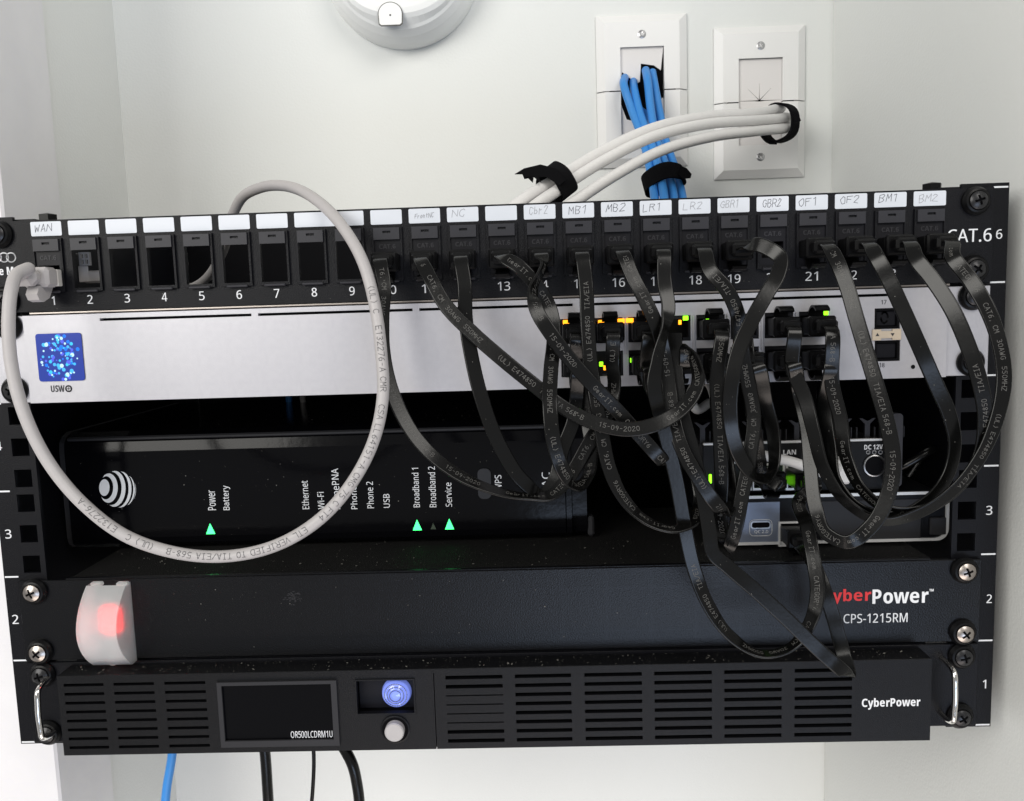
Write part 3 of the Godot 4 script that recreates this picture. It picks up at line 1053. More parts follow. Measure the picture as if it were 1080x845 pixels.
# ---------------------------------------------------------------- the gateway with the globe
func build_gateway() -> void:
	var zf := -0.045
	var r := Rect2(-0.243, 0.0896, 0.294, 0.0655)
	var o := thing("internet_gateway", "glossy black internet gateway box with white globe and green lights", "gateway", Vector3(-0.096, 0.0896, -0.12))
	# the shell: a profile in y and z, pulled along x
	var prof := [Vector2(0.0, -0.2), Vector2(0.0, zf - 0.004), Vector2(0.0025, zf - 0.001), Vector2(0.006, zf), Vector2(0.055, zf), Vector2(0.0605, zf - 0.0008), Vector2(0.0635, zf - 0.0035), Vector2(0.0655, zf - 0.009), Vector2(0.0655, -0.2)]
	var st := S()
	extrude(st, prof, r.position.x + 0.004, r.end.x - 0.012, r.position.y)
	put(o, "shell", st.commit(), M.gloss)
	for e in [[r.position.x, r.position.x + 0.0036, -0.002], [r.end.x - 0.0115, r.end.x - 0.0085, 0.0], [r.end.x - 0.008, r.end.x, -0.003]]:
		st = S()
		var pp := []
		for q in prof:
			pp.append(Vector2(q.x, q.y + e[2]))
		extrude(st, pp, e[0], e[1], r.position.y)
		put(o, "end_cap", st.commit(), M.slate_dark if e[0] < 0 else M.gloss)  # left cap paler: its edge highlight is put into the colour
	put(o, "edge_highlight_strip", box_mesh(Vector3(r.position.x + 0.005, r.position.y + 0.0609, zf - 0.0042), Vector3(r.end.x - 0.02, r.position.y + 0.0634, zf - 0.0012), 0.0008), M.slate_dark)  # added strip; its paler grey stands for edge highlight and dust
	put(o, "side_button", rbox(rect(620, 545, 627, 566, -48), -0.056, -0.048, 0.0012), M.slate_dark)
	# globe
	var c := P(124, 516, zf * 1000)
	var R := 0.0105
	st = S()
	var phi := deg_to_rad(38)
	var A := Vector3(-cos(phi), 0.12, sin(phi)).normalized()
	var Bv := Vector3(sin(phi), 0, cos(phi)).normalized()
	Bv = (Bv - A * A.dot(Bv)).normalized()
	var Yv := A.cross(Bv)
	var lat := [[90, 63], [51, 37], [25, 12], [1, -11], [-21, -31], [-39, -46], [-52, -57]]
	for b in lat:
		for i in 72:
			var t0 := TAU * i / 72
			var t1 := TAU * (i + 1) / 72
			var g := []
			var vis := true
			for w in [[b[0], t0], [b[0], t1], [b[1], t1], [b[1], t0]]:
				var l := deg_to_rad(w[0])
				var q := A * sin(l) + (Bv * cos(w[1]) + Yv * sin(w[1])) * cos(l)
				if q.z < 0.0:
					vis = false
				g.append(Vector3(c.x + q.x * R, c.y + q.y * R, zf + 0.00025))
			if vis:
				quad(st, g[0], g[1], g[2], g[3], Vector3.BACK)
	put(o, "globe_emblem", st.commit(), M.white_print)
	# words, reading upwards
	for w in [["Power", 219, 517, 227.5, 538], ["Battery", 235, 512, 243.5, 538], ["Ethernet", 318, 507, 325.5, 537], ["Wi-Fi", 335, 519, 342, 537], ["HomePNA", 350.5, 494, 358, 537], ["Phone 1", 369.5, 507, 376.5, 537], ["Phone 2", 386.5, 508, 394, 536], ["USB", 404.5, 521, 411, 535.5], ["Broadband 1", 435, 493.5, 442, 535], ["Broadband 2", 452, 492, 459.5, 535], ["Service", 469.5, 509, 476.5, 534.5], ["WPS", 522, 501, 529, 518], ["AC", 571.5, 498, 580, 514]]:
		write(o, "caption", w[0], rect(w[1], w[2], w[3], w[4], zf * 1000), zf + 0.0002, M.white_print, false, 1)
	for q in [[222, 558, "led_green"], [440, 554, "led_green"], [474, 553, "led_green"], [457, 555, "led_off"]]:
		var p := P(q[0], q[1], zf * 1000)
		st = S()
		var f := 1.0 if q[2] == "led_green" else 0.6
		prism(st, PackedVector2Array([Vector2(p.x - 0.0025 * f, p.y - 0.0028 * f), Vector2(p.x + 0.0025 * f, p.y - 0.0028 * f), Vector2(p.x, p.y + 0.0032 * f)]), zf + 0.0001, zf + 0.0004)
		put(o, "status_light", st.commit(), M[q[2]])
	st = S()
	prism(st, round_rect(rect(504, 494, 518, 526, zf * 1000), 0.003), zf + 0.0001, zf + 0.0009)
	put(o, "push_button", st.commit(), M.slate_dark)
	specks(o, Rect2(-0.235, 0.096, 0.27, 0.052), zf, 150, 0.00032)
	dust(o, -0.238, 0.04, -0.12, -0.056, 0.1551, 700)

func extrude(st: SurfaceTool, prof: Array, x0: float, x1: float, y: float) -> void:
	var poly := PackedVector2Array(prof)
	for i in prof.size():
		var a: Vector2 = prof[i]
		var b: Vector2 = prof[(i + 1) % prof.size()]
		var n := Vector3(0, -(b.y - a.y), b.x - a.x).normalized()
		if Geometry2D.is_polygon_clockwise(poly):
			n = -n
		n = Vector3(0, -n.y, -n.z) if Geometry2D.is_point_in_polygon((a + b) / 2 + Vector2(n.y, n.z) * 1e-5, poly) else n
		quad(st, Vector3(x0, y + a.x, a.y), Vector3(x1, y + a.x, a.y), Vector3(x1, y + b.x, b.y), Vector3(x0, y + b.x, b.y), n)
	var ix := Geometry2D.triangulate_polygon(poly)
	for i in range(0, ix.size(), 3):
		for s in [[x0, -1.0], [x1, 1.0]]:
			var x: float = s[0]
			tri(st, Vector3(x, y + prof[ix[i]].x, prof[ix[i]].y), Vector3(x, y + prof[ix[i + 1]].x, prof[ix[i + 1]].y), Vector3(x, y + prof[ix[i + 2]].x, prof[ix[i + 2]].y), Vector3(s[1], 0, 0))

# ---------------------------------------------------------------- the router and the controller on the right
func build_routers() -> void:
	# lower box with the bright rim
	var z := -22.0
	var r := rect(757, 521, 1001, 583, z)
	var zf := z * 0.001
	r.position.y = 0.0897
	r.size.y = P(880, 521, z).y - 0.0897
	var o := thing("controller_box", "flat controller box with bright metal rim standing on the power strip", "controller", Vector3(r.get_center().x, r.position.y, -0.08))
	var st := S()
	prism(st, round_rect(r.grow(-0.0006), 0.0055), -0.14, zf - 0.0012)
	put(o, "housing", st.commit(), M.black)
	st = S()
	var outer := round_rect(r, 0.006)
	var inner := round_rect(r.grow(-0.0015), 0.0046)
	for i in outer.size():
		var j := (i + 1) % outer.size()
		var a := Vector3(outer[i].x, outer[i].y, zf)
		var b := Vector3(outer[j].x, outer[j].y, zf)
		var c := Vector3(inner[j].x, inner[j].y, zf)
		var d := Vector3(inner[i].x, inner[i].y, zf)
		var bk := Vector3(0, 0, -0.0012)
		quad(st, a, b, c, d, Vector3.BACK)
		quad(st, a, b, b + bk, a + bk, Vector3(outer[i].x - r.get_center().x, outer[i].y - r.get_center().y, 0).normalized())
		quad(st, d, c, c + bk, d + bk, Vector3(r.get_center().x - outer[i].x, r.get_center().y - outer[i].y, 0).normalized())
	put(o, "rim", st.commit(), M.rim)
	put(o, "front_panel", rbox(rect(775, 530, 823, 574, z), zf - 0.0014, zf - 0.0006, 0.0002), M.slate)
	put(o, "front_panel", rbox(rect(866, 528, 972, 572, z), zf - 0.0014, zf - 0.0006, 0.0002), M.slate_dark)
	put(o, "side_connector", rbox(rect(981, 546, 998, 564, z), zf - 0.0014, zf + 0.0004, 0.0004), M.slate_dark)
	# usb socket
	var ur := rect(793, 551, 812, 557, z)
	st = S()
	prism(st, round_rect(ur.grow(0.0006), 0.0016), zf - 0.0006, zf - 0.0002)
	var us := put(o, "usb_socket", st.commit(), M.steel)
	st = S()
	prism(st, round_rect(ur.grow(-0.0001), 0.0011), zf - 0.0005, zf - 0.00012)
	put(us, "opening", st.commit(), M.pit)
	st = S()
	var rr := round_rect(rect(791, 548.5, 814.5, 565.5, z), 0.0022)
	for i in rr.size():
		stroke(st, rr[i], rr[(i + 1) % rr.size()], 0.00016, zf - 0.00045)
	put(us, "outline_marking", st.commit(), M.white_print)
	write(us, "caption", "QC 2.0", rect(796, 559.5, 810.5, 563.5, z), zf - 0.0005, M.white_print)
	# ethernet socket
	var er := rect(821, 550, 846, 576, z)
	st = S()
	sheet(st, er, [er.grow(-0.0009)], zf - 0.0005, zf + 0.0008)
	put(o, "ethernet_socket", st.commit(), M.rim)
	put(o, "socket_opening", rbox(er.grow(-0.0008), zf - 0.0009, zf - 0.0003), M.pit)
	write(o, "caption", "5-9V", rect(858, 558, 870, 562, z), zf - 0.0004, M.grey_print)
	dust(o, r.position.x, r.end.x, -0.13, -0.03, r.end.y + 0.0002, 120)

	# upper router
	var z2 := -26.0
	var f2 := z2 * 0.001
	var r2 := rect(742, 468, 938, 516, z2)
	var ytop := P(860, 467, z2).y
	var ybot := r.end.y + 0.001
	r2.position.y = ybot
	r2.size.y = ytop - ybot
	o = thing("router", "black router with LAN port and ribbed top lying on the controller box", "router", Vector3(r2.get_center().x, ybot, -0.08))
	var holes := [rect(756, 488, 792, 516, z2), rect(794, 490, 826, 515, z2), rect(830, 490, 860, 515, z2)]
	st = S()
	sheet(st, r2, holes, f2 - 0.0016, f2)
	put(o, "face_plate", st.commit(), M.bezel)
	put(o, "housing", box_mesh(Vector3(r2.position.x + 0.0006, ybot, -0.13), Vector3(r2.end.x - 0.0006, ytop - 0.0006, f2 - 0.013), 0.001), M.slate_dark)
	put(o, "foot", box_mesh(Vector3(r2.position.x + 0.004, r.end.y + 0.0001, -0.12), Vector3(r2.end.x - 0.004, ybot - 0.0001, f2 - 0.004)), M.pit)
	put(o, "rim_strip", box_mesh(Vector3(r2.position.x, ytop + 0.0001, f2 - 0.0016), Vector3(r2.end.x, ytop + 0.0014, f2 + 0.0003), 0.0003), M.rim)
	for h in holes:
		st = S()
		sheet(st, h.grow(0.0008), [h.grow(-0.0004)], f2 + 0.0001, f2 + 0.0008)
		put(o, "socket_frame", st.commit(), M.rim)
	for q in [[819, 507, "led_lime", 7.5, 5], [749, 505, "led_lime", 1.5, 5], [852, 505, "led_lime", 1.5, 4]]:
		put(o, "link_light", box_mesh(P(q[0] - q[3], q[1] + q[4], z2 + 0.9), P(q[0] + q[3], q[1] - q[4], z2 + 0.9) + Vector3(0, 0, 0.0008), 0.0004), M[q[2]])
	write(o, "caption", "LAN", rect(826, 474.5, 839.5, 479.5, z2), f2 + 0.0001, M.white_print, true)
	write(o, "caption", "WAN", rect(863, 472, 879.5, 477.5, z2), f2 + 0.0001, M.white_print, true)
	write(o, "caption", "DC 12V", rect(911.5, 469, 931, 474, z2), f2 + 0.0001, M.white_print, true)
	st = S()
	for k in 3:
		var cc := P(915.5 + 6.5 * k, 477, z2)
		var ring := circle(Vector2(cc.x, cc.y), 0.0009, 14)
		for q in 14:
			stroke(st, ring[q], ring[(q + 1) % 14], 0.0002, f2 + 0.0002)
	put(o, "polarity_marking", st.commit(), M.white_print)
	# power socket: a ring
	st = S()
	var dc := P(922, 491, z2)
	lathe(st, [Vector2(0.0058, 0), Vector2(0.0058, 0.001), Vector2(0.0052, 0.0012), Vector2(0.0048, 0.0)], 28, Vector3(dc.x, dc.y, f2 + 0.0001))
	put(o, "power_socket", st.commit(), M.steel)
	st = S()
	prism(st, circle(Vector2(dc.x, dc.y), 0.0048), f2 + 0.0001, f2 + 0.0003)
	put(o, "socket_opening", st.commit(), M.pit)
	# forked ribs and thin fins standing along the top
	for k in 9:
		var u := 742.0 + 24.8 * k
		var b := P(u - 1.0 + 0.2, 467 - (u - 742) * 0.016, z2 - 3)
		st = S()
		var y0 := ytop + 0.0012
		var h := 0.0105
		prism(st, PackedVector2Array([Vector2(b.x - 0.0013, y0), Vector2(b.x + 0.0013, y0), Vector2(b.x + 0.0013, y0 + h * 0.72), Vector2(b.x + 0.0042, y0 + h), Vector2(b.x + 0.0028, y0 + h), Vector2(b.x, y0 + h * 0.86), Vector2(b.x - 0.0028, y0 + h), Vector2(b.x - 0.0042, y0 + h), Vector2(b.x - 0.0013, y0 + h * 0.72)]), f2 - 0.005, f2 - 0.003)
		put(o, "forked_rib", st.commit(), M.tab)
		for e in [0.0036, 0.0065]:
			put(o, "fin", box_mesh(Vector3(b.x + e, y0, f2 - 0.005), Vector3(b.x + e + 0.0005, y0 + 0.0058, f2 - 0.003)), M.slate_dark)
	# power plug slab and its cord
	var sl := rect(937, 436, 951, 513, -20)
	var pl := thing("power_plug", "dark grey right angle power plug beside the router", "plug", Vector3(sl.get_center().x, sl.position.y, -0.022))
	st = S()
	prism(st, round_rect(sl, 0.002), -0.03, -0.019)
	put(pl, "plug_body", st.commit(), M.tab)
	st = S()
	tube(st, spline([P(948, 494, -26), P(960, 488, -24), P(980, 476, -24), P(984, 473, -32), P(975, 478, -60), P(960, 500, -90)], 8), 0.0021)
	put(pl, "cord", st.commit(), M.cable)

# ---------------------------------------------------------------- the power strip
func build_power_strip() -> void:
	var o := thing("power_strip", "black rack power strip with red and white lettering and covered switch", "power strip", Vector3(0, 0.0452, 0))
	put(o, "face_plate", box_mesh(Vector3(-0.2413, 0.0452, 0.0004), Vector3(0.2413, 0.0872, 0.0026), 0.0003), M.pdu)
	put(o, "housing", box_mesh(Vector3(-0.2155, 0.0456, -0.115), Vector3(0.2175, 0.0878, 0.0003), 0.0005), M.dusty)
	put(o, "face_fold", box_mesh(Vector3(-0.2165, 0.0874, 0.0003), Vector3(0.2165, 0.0882, 0.0028), 0.0003), M.pdu)
	dust(o, -0.213, 0.215, -0.05, -0.001, 0.0879, 900)
	specks(o, Rect2(-0.2, 0.05, 0.28, 0.034), 0.0026, 120, 0.0003)
	# scuffs left on the paint
	var st := S()
	for k in 60:
		var c := P(310 + rng.randfn(0, 4.5), 630 + rng.randfn(0, 3.0), 2.75)
		var d := Vector3(rng.randf_range(0.0002, 0.001), rng.randf_range(-0.0006, 0.0003), 0)
		var e := Vector3(0.0001, 0.00025, 0)
		quad(st, c - d, c - e, c + d, c + e, Vector3.BACK)
	var sc := put(o, "scuff", st.commit(), M.slate_dark)
	sc.set_meta("kind", "stuff")
	write(o, "maker_marking", "Cyber", rect(867, 621.5, 919, 638.5, 3), 0.0027, M.red_print, true)
	write(o, "maker_marking", "Power", rect(920.5, 621.5, 979.5, 636.5, 3), 0.0027, M.white_print, true)
	write(o, "maker_marking", "TM", rect(980.5, 621.5, 985, 624, 3), 0.0027, M.white_print, true)
	write(o, "model_marking", "CPS-1215RM", rect(890, 647.5, 957.5, 657, 3), 0.0027, M.white_print)
	for s in [-1.0, 1.0]:
		screw(o, 0.2326 * s, 0.0820, 0.0027, M.nickel, 0.35)
		screw(o, 0.2326 * s, 0.0503, 0.0027, M.nickel, 0.7)
	# rocker switch with a red light
	var rk := rect(103, 630, 138, 680, 3)
	put(o, "switch_bezel", rbox(rk, 0.0027, 0.004, 0.0006), M.jack)
	var lr := rect(109, 637, 129, 666, 4)
	st = S()
	box(st, Vector3(lr.position.x, lr.position.y, 0.004), Vector3(lr.end.x, lr.end.y, 0.0085), 0.0025)
	put(o, "switch_light", st.commit(), M.led_red)
	# frosted hinged cover, curved out towards the viewer
	var z0 := 0.003
	var cr := rect(100, 614, 141, 697, 3)
	st = S()
	var n := 14
	var outp := []
	var inp := []
	for i in n + 1:
		var t := float(i) / n
		var y := lerpf(cr.end.y, cr.position.y, t)
		var bulge := 0.0175 * pow(sin(PI * (0.06 + 0.88 * t)), 0.75)
		outp.append(Vector2(y, z0 + bulge))
		inp.append(Vector2(lerpf(y, cr.get_center().y, 0.035), z0 + maxf(bulge - 0.0011, 0.0001)))
	var x0 := cr.position.x
	var x1 := cr.end.x
	for i in n:
		for w in [[outp, 1.0], [inp, -1.0]]:
			var a: Vector2 = w[0][i]
			var b: Vector2 = w[0][i + 1]
			var dirs := []
			for e in [i, i + 1]:
				var pa: Vector2 = w[0][maxi(e - 1, 0)]
				var pb: Vector2 = w[0][mini(e + 1, n)]
				dirs.append(Vector3(0, (pb.y - pa.y), -(pb.x - pa.x)).normalized() * w[1])
			var xi0 := x0 if w[1] > 0 else x0 + 0.001
			var xi1 := x1 if w[1] > 0 else x1 - 0.001
			smooth_quad(st, [Vector3(xi0, a.x, a.y), Vector3(xi1, a.x, a.y), Vector3(xi1, b.x, b.y), Vector3(xi0, b.x, b.y)], [dirs[0], dirs[0], dirs[1], dirs[1]])
	for sx in [[x0, -1.0, outp], [x0 + 0.001, 1.0, inp], [x1, 1.0, outp], [x1 - 0.001, -1.0, inp]]:
		var pr: Array = sx[2]
		for i in n:
			quad(st, Vector3(sx[0], pr[i].x, z0), Vector3(sx[0], pr[i].x, pr[i].y), Vector3(sx[0], pr[i + 1].x, pr[i + 1].y), Vector3(sx[0], pr[i + 1].x, z0), Vector3(sx[1], 0, 0))
	var cover := put(o, "switch_cover", st.commit(), M.frost)
	for u in [104.0, 131.0]:
		put(cover, "hinge", box_mesh(P(u - 6, 617, 3.5), P(u + 6, 612.5, 3.5) + Vector3(0, 0, 0.003), 0.0006), M.frost)
	st = S()
	var tc := P(118, 698, 6)
	prism(st, circle(Vector2(tc.x, tc.y + 0.001), 0.0034, 20), 0.0035, 0.0055)
	put(cover, "finger_tab", st.commit(), M.frost)

# ---------------------------------------------------------------- the UPS
func build_ups() -> void:
	var zf := 0.016
	var z := zf * 1000
	var o := thing("ups_unit", "black battery backup unit with slotted front, dark display and lit button", "battery backup", Vector3(0, 0, 0))
	var fr := Rect2(-0.2176, 0.0010, 0.4294, 0.0414)
	var holes := []
	var covers := []
	var y1 := P(570, 713, z).y
	var y0 := P(570, 780, z).y
	var pitch := (y1 - y0) / 7.0
	for c in [[70, 112, 755], [122.5, 165, 755], [176, 219, 755], [471, 531, 745], [544, 603, 745], [617, 677.5, 745], [690.5, 751, 745], [764, 824.5, 745], [838, 898.5, 745]]:
		var xa := P(c[0], c[2], z).x
		var xb := P(c[1], c[2], z).x
		for k in 8:
			var y := y0 + pitch * k
			var half := 0.00094 if c[0] > 300 else 0.00075
			if c[0] == 471 and k in [2, 3, 4, 5]:
				half = 0.0003
			holes.append(Rect2(xa, y - half, xb - xa, half * 2))
	var lcd := rect(235, 720.5, 352, 781, z)
	var win := rect(376.5, 717.5, 436.5, 752, z)
	holes.append(lcd)
	holes.append(win)
	var sx := P(458.5, 740, z).x
	holes.append(Rect2(sx - 0.0002, 0, 0.0004, 0.05))
	var st := S()
	sheet(st, fr, holes, zf - 0.0024, zf)
	put(o, "front_bezel", st.commit(), M.bezel)
	# the box of the bezel behind its face, with a dark liner that the slots look into
	put(o, "bezel_liner", box_mesh(Vector3(fr.position.x + 0.002, 0.003, zf - 0.011), Vector3(fr.end.x - 0.002, 0.0405, zf - 0.0085)), M.pit)
	st = S()
	box(st, Vector3(fr.position.x, fr.end.y - 0.0022, 0.0028), Vector3(fr.end.x, fr.end.y + 0.0002, zf - 0.0001), 0.0002)
	box(st, Vector3(fr.position.x, fr.position.y - 0.0002, 0.0028), Vector3(fr.end.x, fr.position.y + 0.002, zf - 0.0025), 0.0002)
	box(st, Vector3(fr.position.x - 0.0002, fr.position.y + 0.002, 0.0028), Vector3(fr.position.x + 0.002, fr.end.y - 0.0022, zf - 0.0025), 0.0002)
	box(st, Vector3(fr.end.x - 0.002, fr.position.y + 0.002, 0.0028), Vector3(fr.end.x + 0.0002, fr.end.y - 0.0022, zf - 0.0025), 0.0002)
	put(o, "bezel_shell", st.commit(), M.bezel)
	dust(o, -0.214, 0.209, 0.004, 0.0155, fr.end.y + 0.0003, 900)
	put(o, "ear_plate", box_mesh(Vector3(-0.2413, 0.0008, 0.0004), Vector3(0.2413, 0.0438, 0.0024), 0.0003), M.black)
	put(o, "housing", box_mesh(Vector3(-0.2165, 0.0006, -0.24), Vector3(0.2165, 0.0440, 0.0003), 0.0005), M.black)
	# display
	st = S()
	sheet(st, rect(231.5, 718, 357, 786.5, z), [lcd.grow(-0.0005)], zf + 0.0001, zf + 0.0012)
	put(o, "display_frame", st.commit(), M.slate_dark)
	var disp := put(o, "display_glass", rbox(lcd.grow(-0.0001), zf - 0.003, zf - 0.0004), M.gloss)
	write(disp, "model_marking", "OR500LCDRM1U", rect(306.5, 771.5, 350.5, 778.5, z), zf - 0.0003, M.white_print)
	# window with the round lit button
	st = S()
	sheet(st, win.grow(0.0007), [win], zf + 0.0001, zf + 0.0006)
	put(o, "button_window", st.commit(), M.bezel)
	put(o, "window_back", rbox(win.grow(-0.0001), zf - 0.0082, zf - 0.0055), M.jack)
	var bc := P(417.5, 732.5, z - 2)
	st = S()
	lathe(st, [Vector2(0.0074, -0.005), Vector2(0.0074, -0.0012), Vector2(0.0069, 0.0008), Vector2(0.006, 0.0018), Vector2(0.0048, 0.0014), Vector2(0.0045, 0.0016), Vector2(0.0032, 0.0024), Vector2(0.0, 0.0028)], 40, Vector3(bc.x, bc.y, zf - 0.0033))
	var lb := put(o, "button_light", st.commit(), M.led_blue)
	st = S()
	for k in 3:
		var ring := circle(Vector2(bc.x, bc.y), 0.0028 + 0.0014 * k, 30)
		for i in 30:
			stroke(st, ring[i], ring[(i + 1) % 30], 0.00022, zf - 0.0001 - 0.0006 * k)
	put(lb, "ring", st.commit(), M.slate)
	var lamp := OmniLight3D.new()
	lamp.name = "button_lamp"
	lamp.light_color = Color(0.4, 0.5, 1.0)
	lamp.light_energy = 0.00004
	lamp.light_size = 0.003
	lamp.omni_range = 0.5
	lamp.shadow_enabled = true
	add_child(lamp)
	lamp.position = Vector3(bc.x, bc.y, zf + 0.006)
	# push button below
	var pc := P(417, 769, z)
	st = S()
	lathe(st, [Vector2(0.0072, 0.0), Vector2(0.0072, 0.0006), Vector2(0.0066, 0.0008), Vector2(0.0058, 0.0001)], 36, Vector3(pc.x, pc.y, zf + 0.0001))
	put(o, "button_ring", st.commit(), M.bezel)
	st = S()
	lathe(st, [Vector2(0.0048, 0.0), Vector2(0.0048, 0.0032), Vector2(0.0043, 0.0038), Vector2(0.0037, 0.0036), Vector2(0.0, 0.0036)], 36, Vector3(pc.x, pc.y, zf + 0.0002))
	put(o, "push_button", st.commit(), M.grey_cable)
	st = S()
	prism(st, circle(Vector2(pc.x, pc.y), 0.0058), zf + 0.0001, zf + 0.0003)
	put(o, "button_well", st.commit(), M.pit)
	write(o, "maker_marking", "CyberPower", rect(909, 736, 970.5, 748, z), zf + 0.0001, M.white_print, true)
	# wire handles and screws
	for s in [-1.0, 1.0]:
		var hx: float = P(43, 750, 14).x if s < 0 else P(1005, 735, 14).x
		var pts := [Vector3(hx, 0.0365, 0.0025), Vector3(hx, 0.0365, 0.009), Vector3(hx, 0.0345, 0.0145), Vector3(hx, 0.0280, 0.0158), Vector3(hx, 0.0165, 0.0158), Vector3(hx, 0.0100, 0.0145), Vector3(hx, 0.0080, 0.009), Vector3(hx, 0.0080, 0.0025)]
		st = S()
		tube(st, spline(pts, 6), 0.0014, 12)
		put(o, "handle", st.commit(), M.chrome)
		screw(o, 0.2326 * s, 0.0381, 0.0025, M.darkscrew, 0.25)
		screw(o, 0.2326 * s, 0.0066, 0.0025, M.darkscrew, 0.6)

# ---------------------------------------------------------------- on the wall above the rack
func wall_plate(label: String, c: Vector3) -> Node3D:
	var o := thing("wall_plate", label, "wall plate", Vector3(c.x, c.y - 0.0572, WALL_Z), "cable wall plates")
	var hw := 0.0349
	var hh := 0.05715
	for s in [1.0, -1.0]:
		var st := S()
		# half of the plate, with sloping edges and the opening left free
		var y0: float = 0.0004 * s
		var ytop: float = hh * s
		var ins := Vector2(0.0168, 0.0325)
		var zb := WALL_Z + 0.0002
		var zt := WALL_Z + 0.006
		var b := 0.0062
		var quadz := func(a: Vector2, bb: Vector2, cc: Vector2, d: Vector2, zs: Array, n: Vector3) -> void:
			quad(st, c + Vector3(a.x, a.y, zs[0] - c.z), c + Vector3(bb.x, bb.y, zs[1] - c.z), c + Vector3(cc.x, cc.y, zs[2] - c.z), c + Vector3(d.x, d.y, zs[3] - c.z), n)
		var yi: float = ytop - b * s
		for sx in [-1.0, 1.0]:
			quadz.call(Vector2(hw * sx, y0), Vector2((hw - b) * sx, y0), Vector2((hw - b) * sx, yi), Vector2(hw * sx, ytop), [zb + 0.002, zt, zt, zb + 0.002], Vector3(0.55 * sx, 0, 0.83))
			quadz.call(Vector2(hw * sx, y0), Vector2(hw * sx, y0), Vector2(hw * sx, ytop), Vector2(hw * sx, ytop), [zb, zb + 0.002, zb + 0.002, zb], Vector3(sx, 0, 0))
			quadz.call(Vector2((hw - b) * sx, y0), Vector2(ins.x * sx, y0), Vector2(ins.x * sx, yi), Vector2((hw - b) * sx, yi), [zt, zt, zt, zt], Vector3.BACK)
			quadz.call(Vector2(ins.x * sx, y0), Vector2(ins.x * sx, y0), Vector2(ins.x * sx, ins.y * s), Vector2(ins.x * sx, ins.y * s), [zt, zt - 0.0022, zt - 0.0022, zt], Vector3(-sx, 0, 0))
		quadz.call(Vector2(-hw, ytop), Vector2(hw, ytop), Vector2(hw - b, yi), Vector2(-hw + b, yi), [zb + 0.002, zb + 0.002, zt, zt], Vector3(0, 0.55 * s, 0.83))
		quadz.call(Vector2(-hw, ytop), Vector2(hw, ytop), Vector2(hw, ytop), Vector2(-hw, ytop), [zb, zb, zb + 0.002, zb + 0.002], Vector3(0, s, 0))
		quadz.call(Vector2(-ins.x, ins.y * s), Vector2(ins.x, ins.y * s), Vector2(ins.x, yi), Vector2(-ins.x, yi), [zt, zt, zt, zt], Vector3.BACK)
		quadz.call(Vector2(-hw, y0), Vector2(-ins.x, y0), Vector2(-ins.x, y0), Vector2(-hw + b, y0), [zb, zb, zt, zt], Vector3(0, -s, 0))
		quadz.call(Vector2(hw, y0), Vector2(ins.x, y0), Vector2(ins.x, y0), Vector2(hw - b, y0), [zb, zb, zt, zt], Vector3(0, -s, 0))
		put(o, "plate_half", st.commit(), M.plate)
		# screw
		var sc := Vector3(c.x, c.y + 0.0416 * s, WALL_Z + 0.0056)
		var w := put(o, "screw", screw_mesh, M.steel, sc)
		w.scale = Vector3(0.75, 0.75, 0.45)
		w.rotation.z = 0.6
		for sx in [-1.0, 1.0]:
			put(o, "snap_tab", box_mesh(Vector3(c.x + sx * 0.0262 - 0.002, c.y + 0.0008 * s - 0.0002, WALL_Z + 0.0005), Vector3(c.x + sx * 0.0262 + 0.002, c.y + 0.0008 * s + 0.0002, WALL_Z + 0.0058)), M.insert)
	for sx in [-1.0, 1.0]:
		put(o, "seam", box_mesh(Vector3(c.x + sx * 0.0212 - 0.0042, c.y - 0.00036, WALL_Z + 0.0006), Vector3(c.x + sx * 0.0212 + 0.0042, c.y + 0.00036, WALL_Z + 0.0062)), M.pit)
	return o

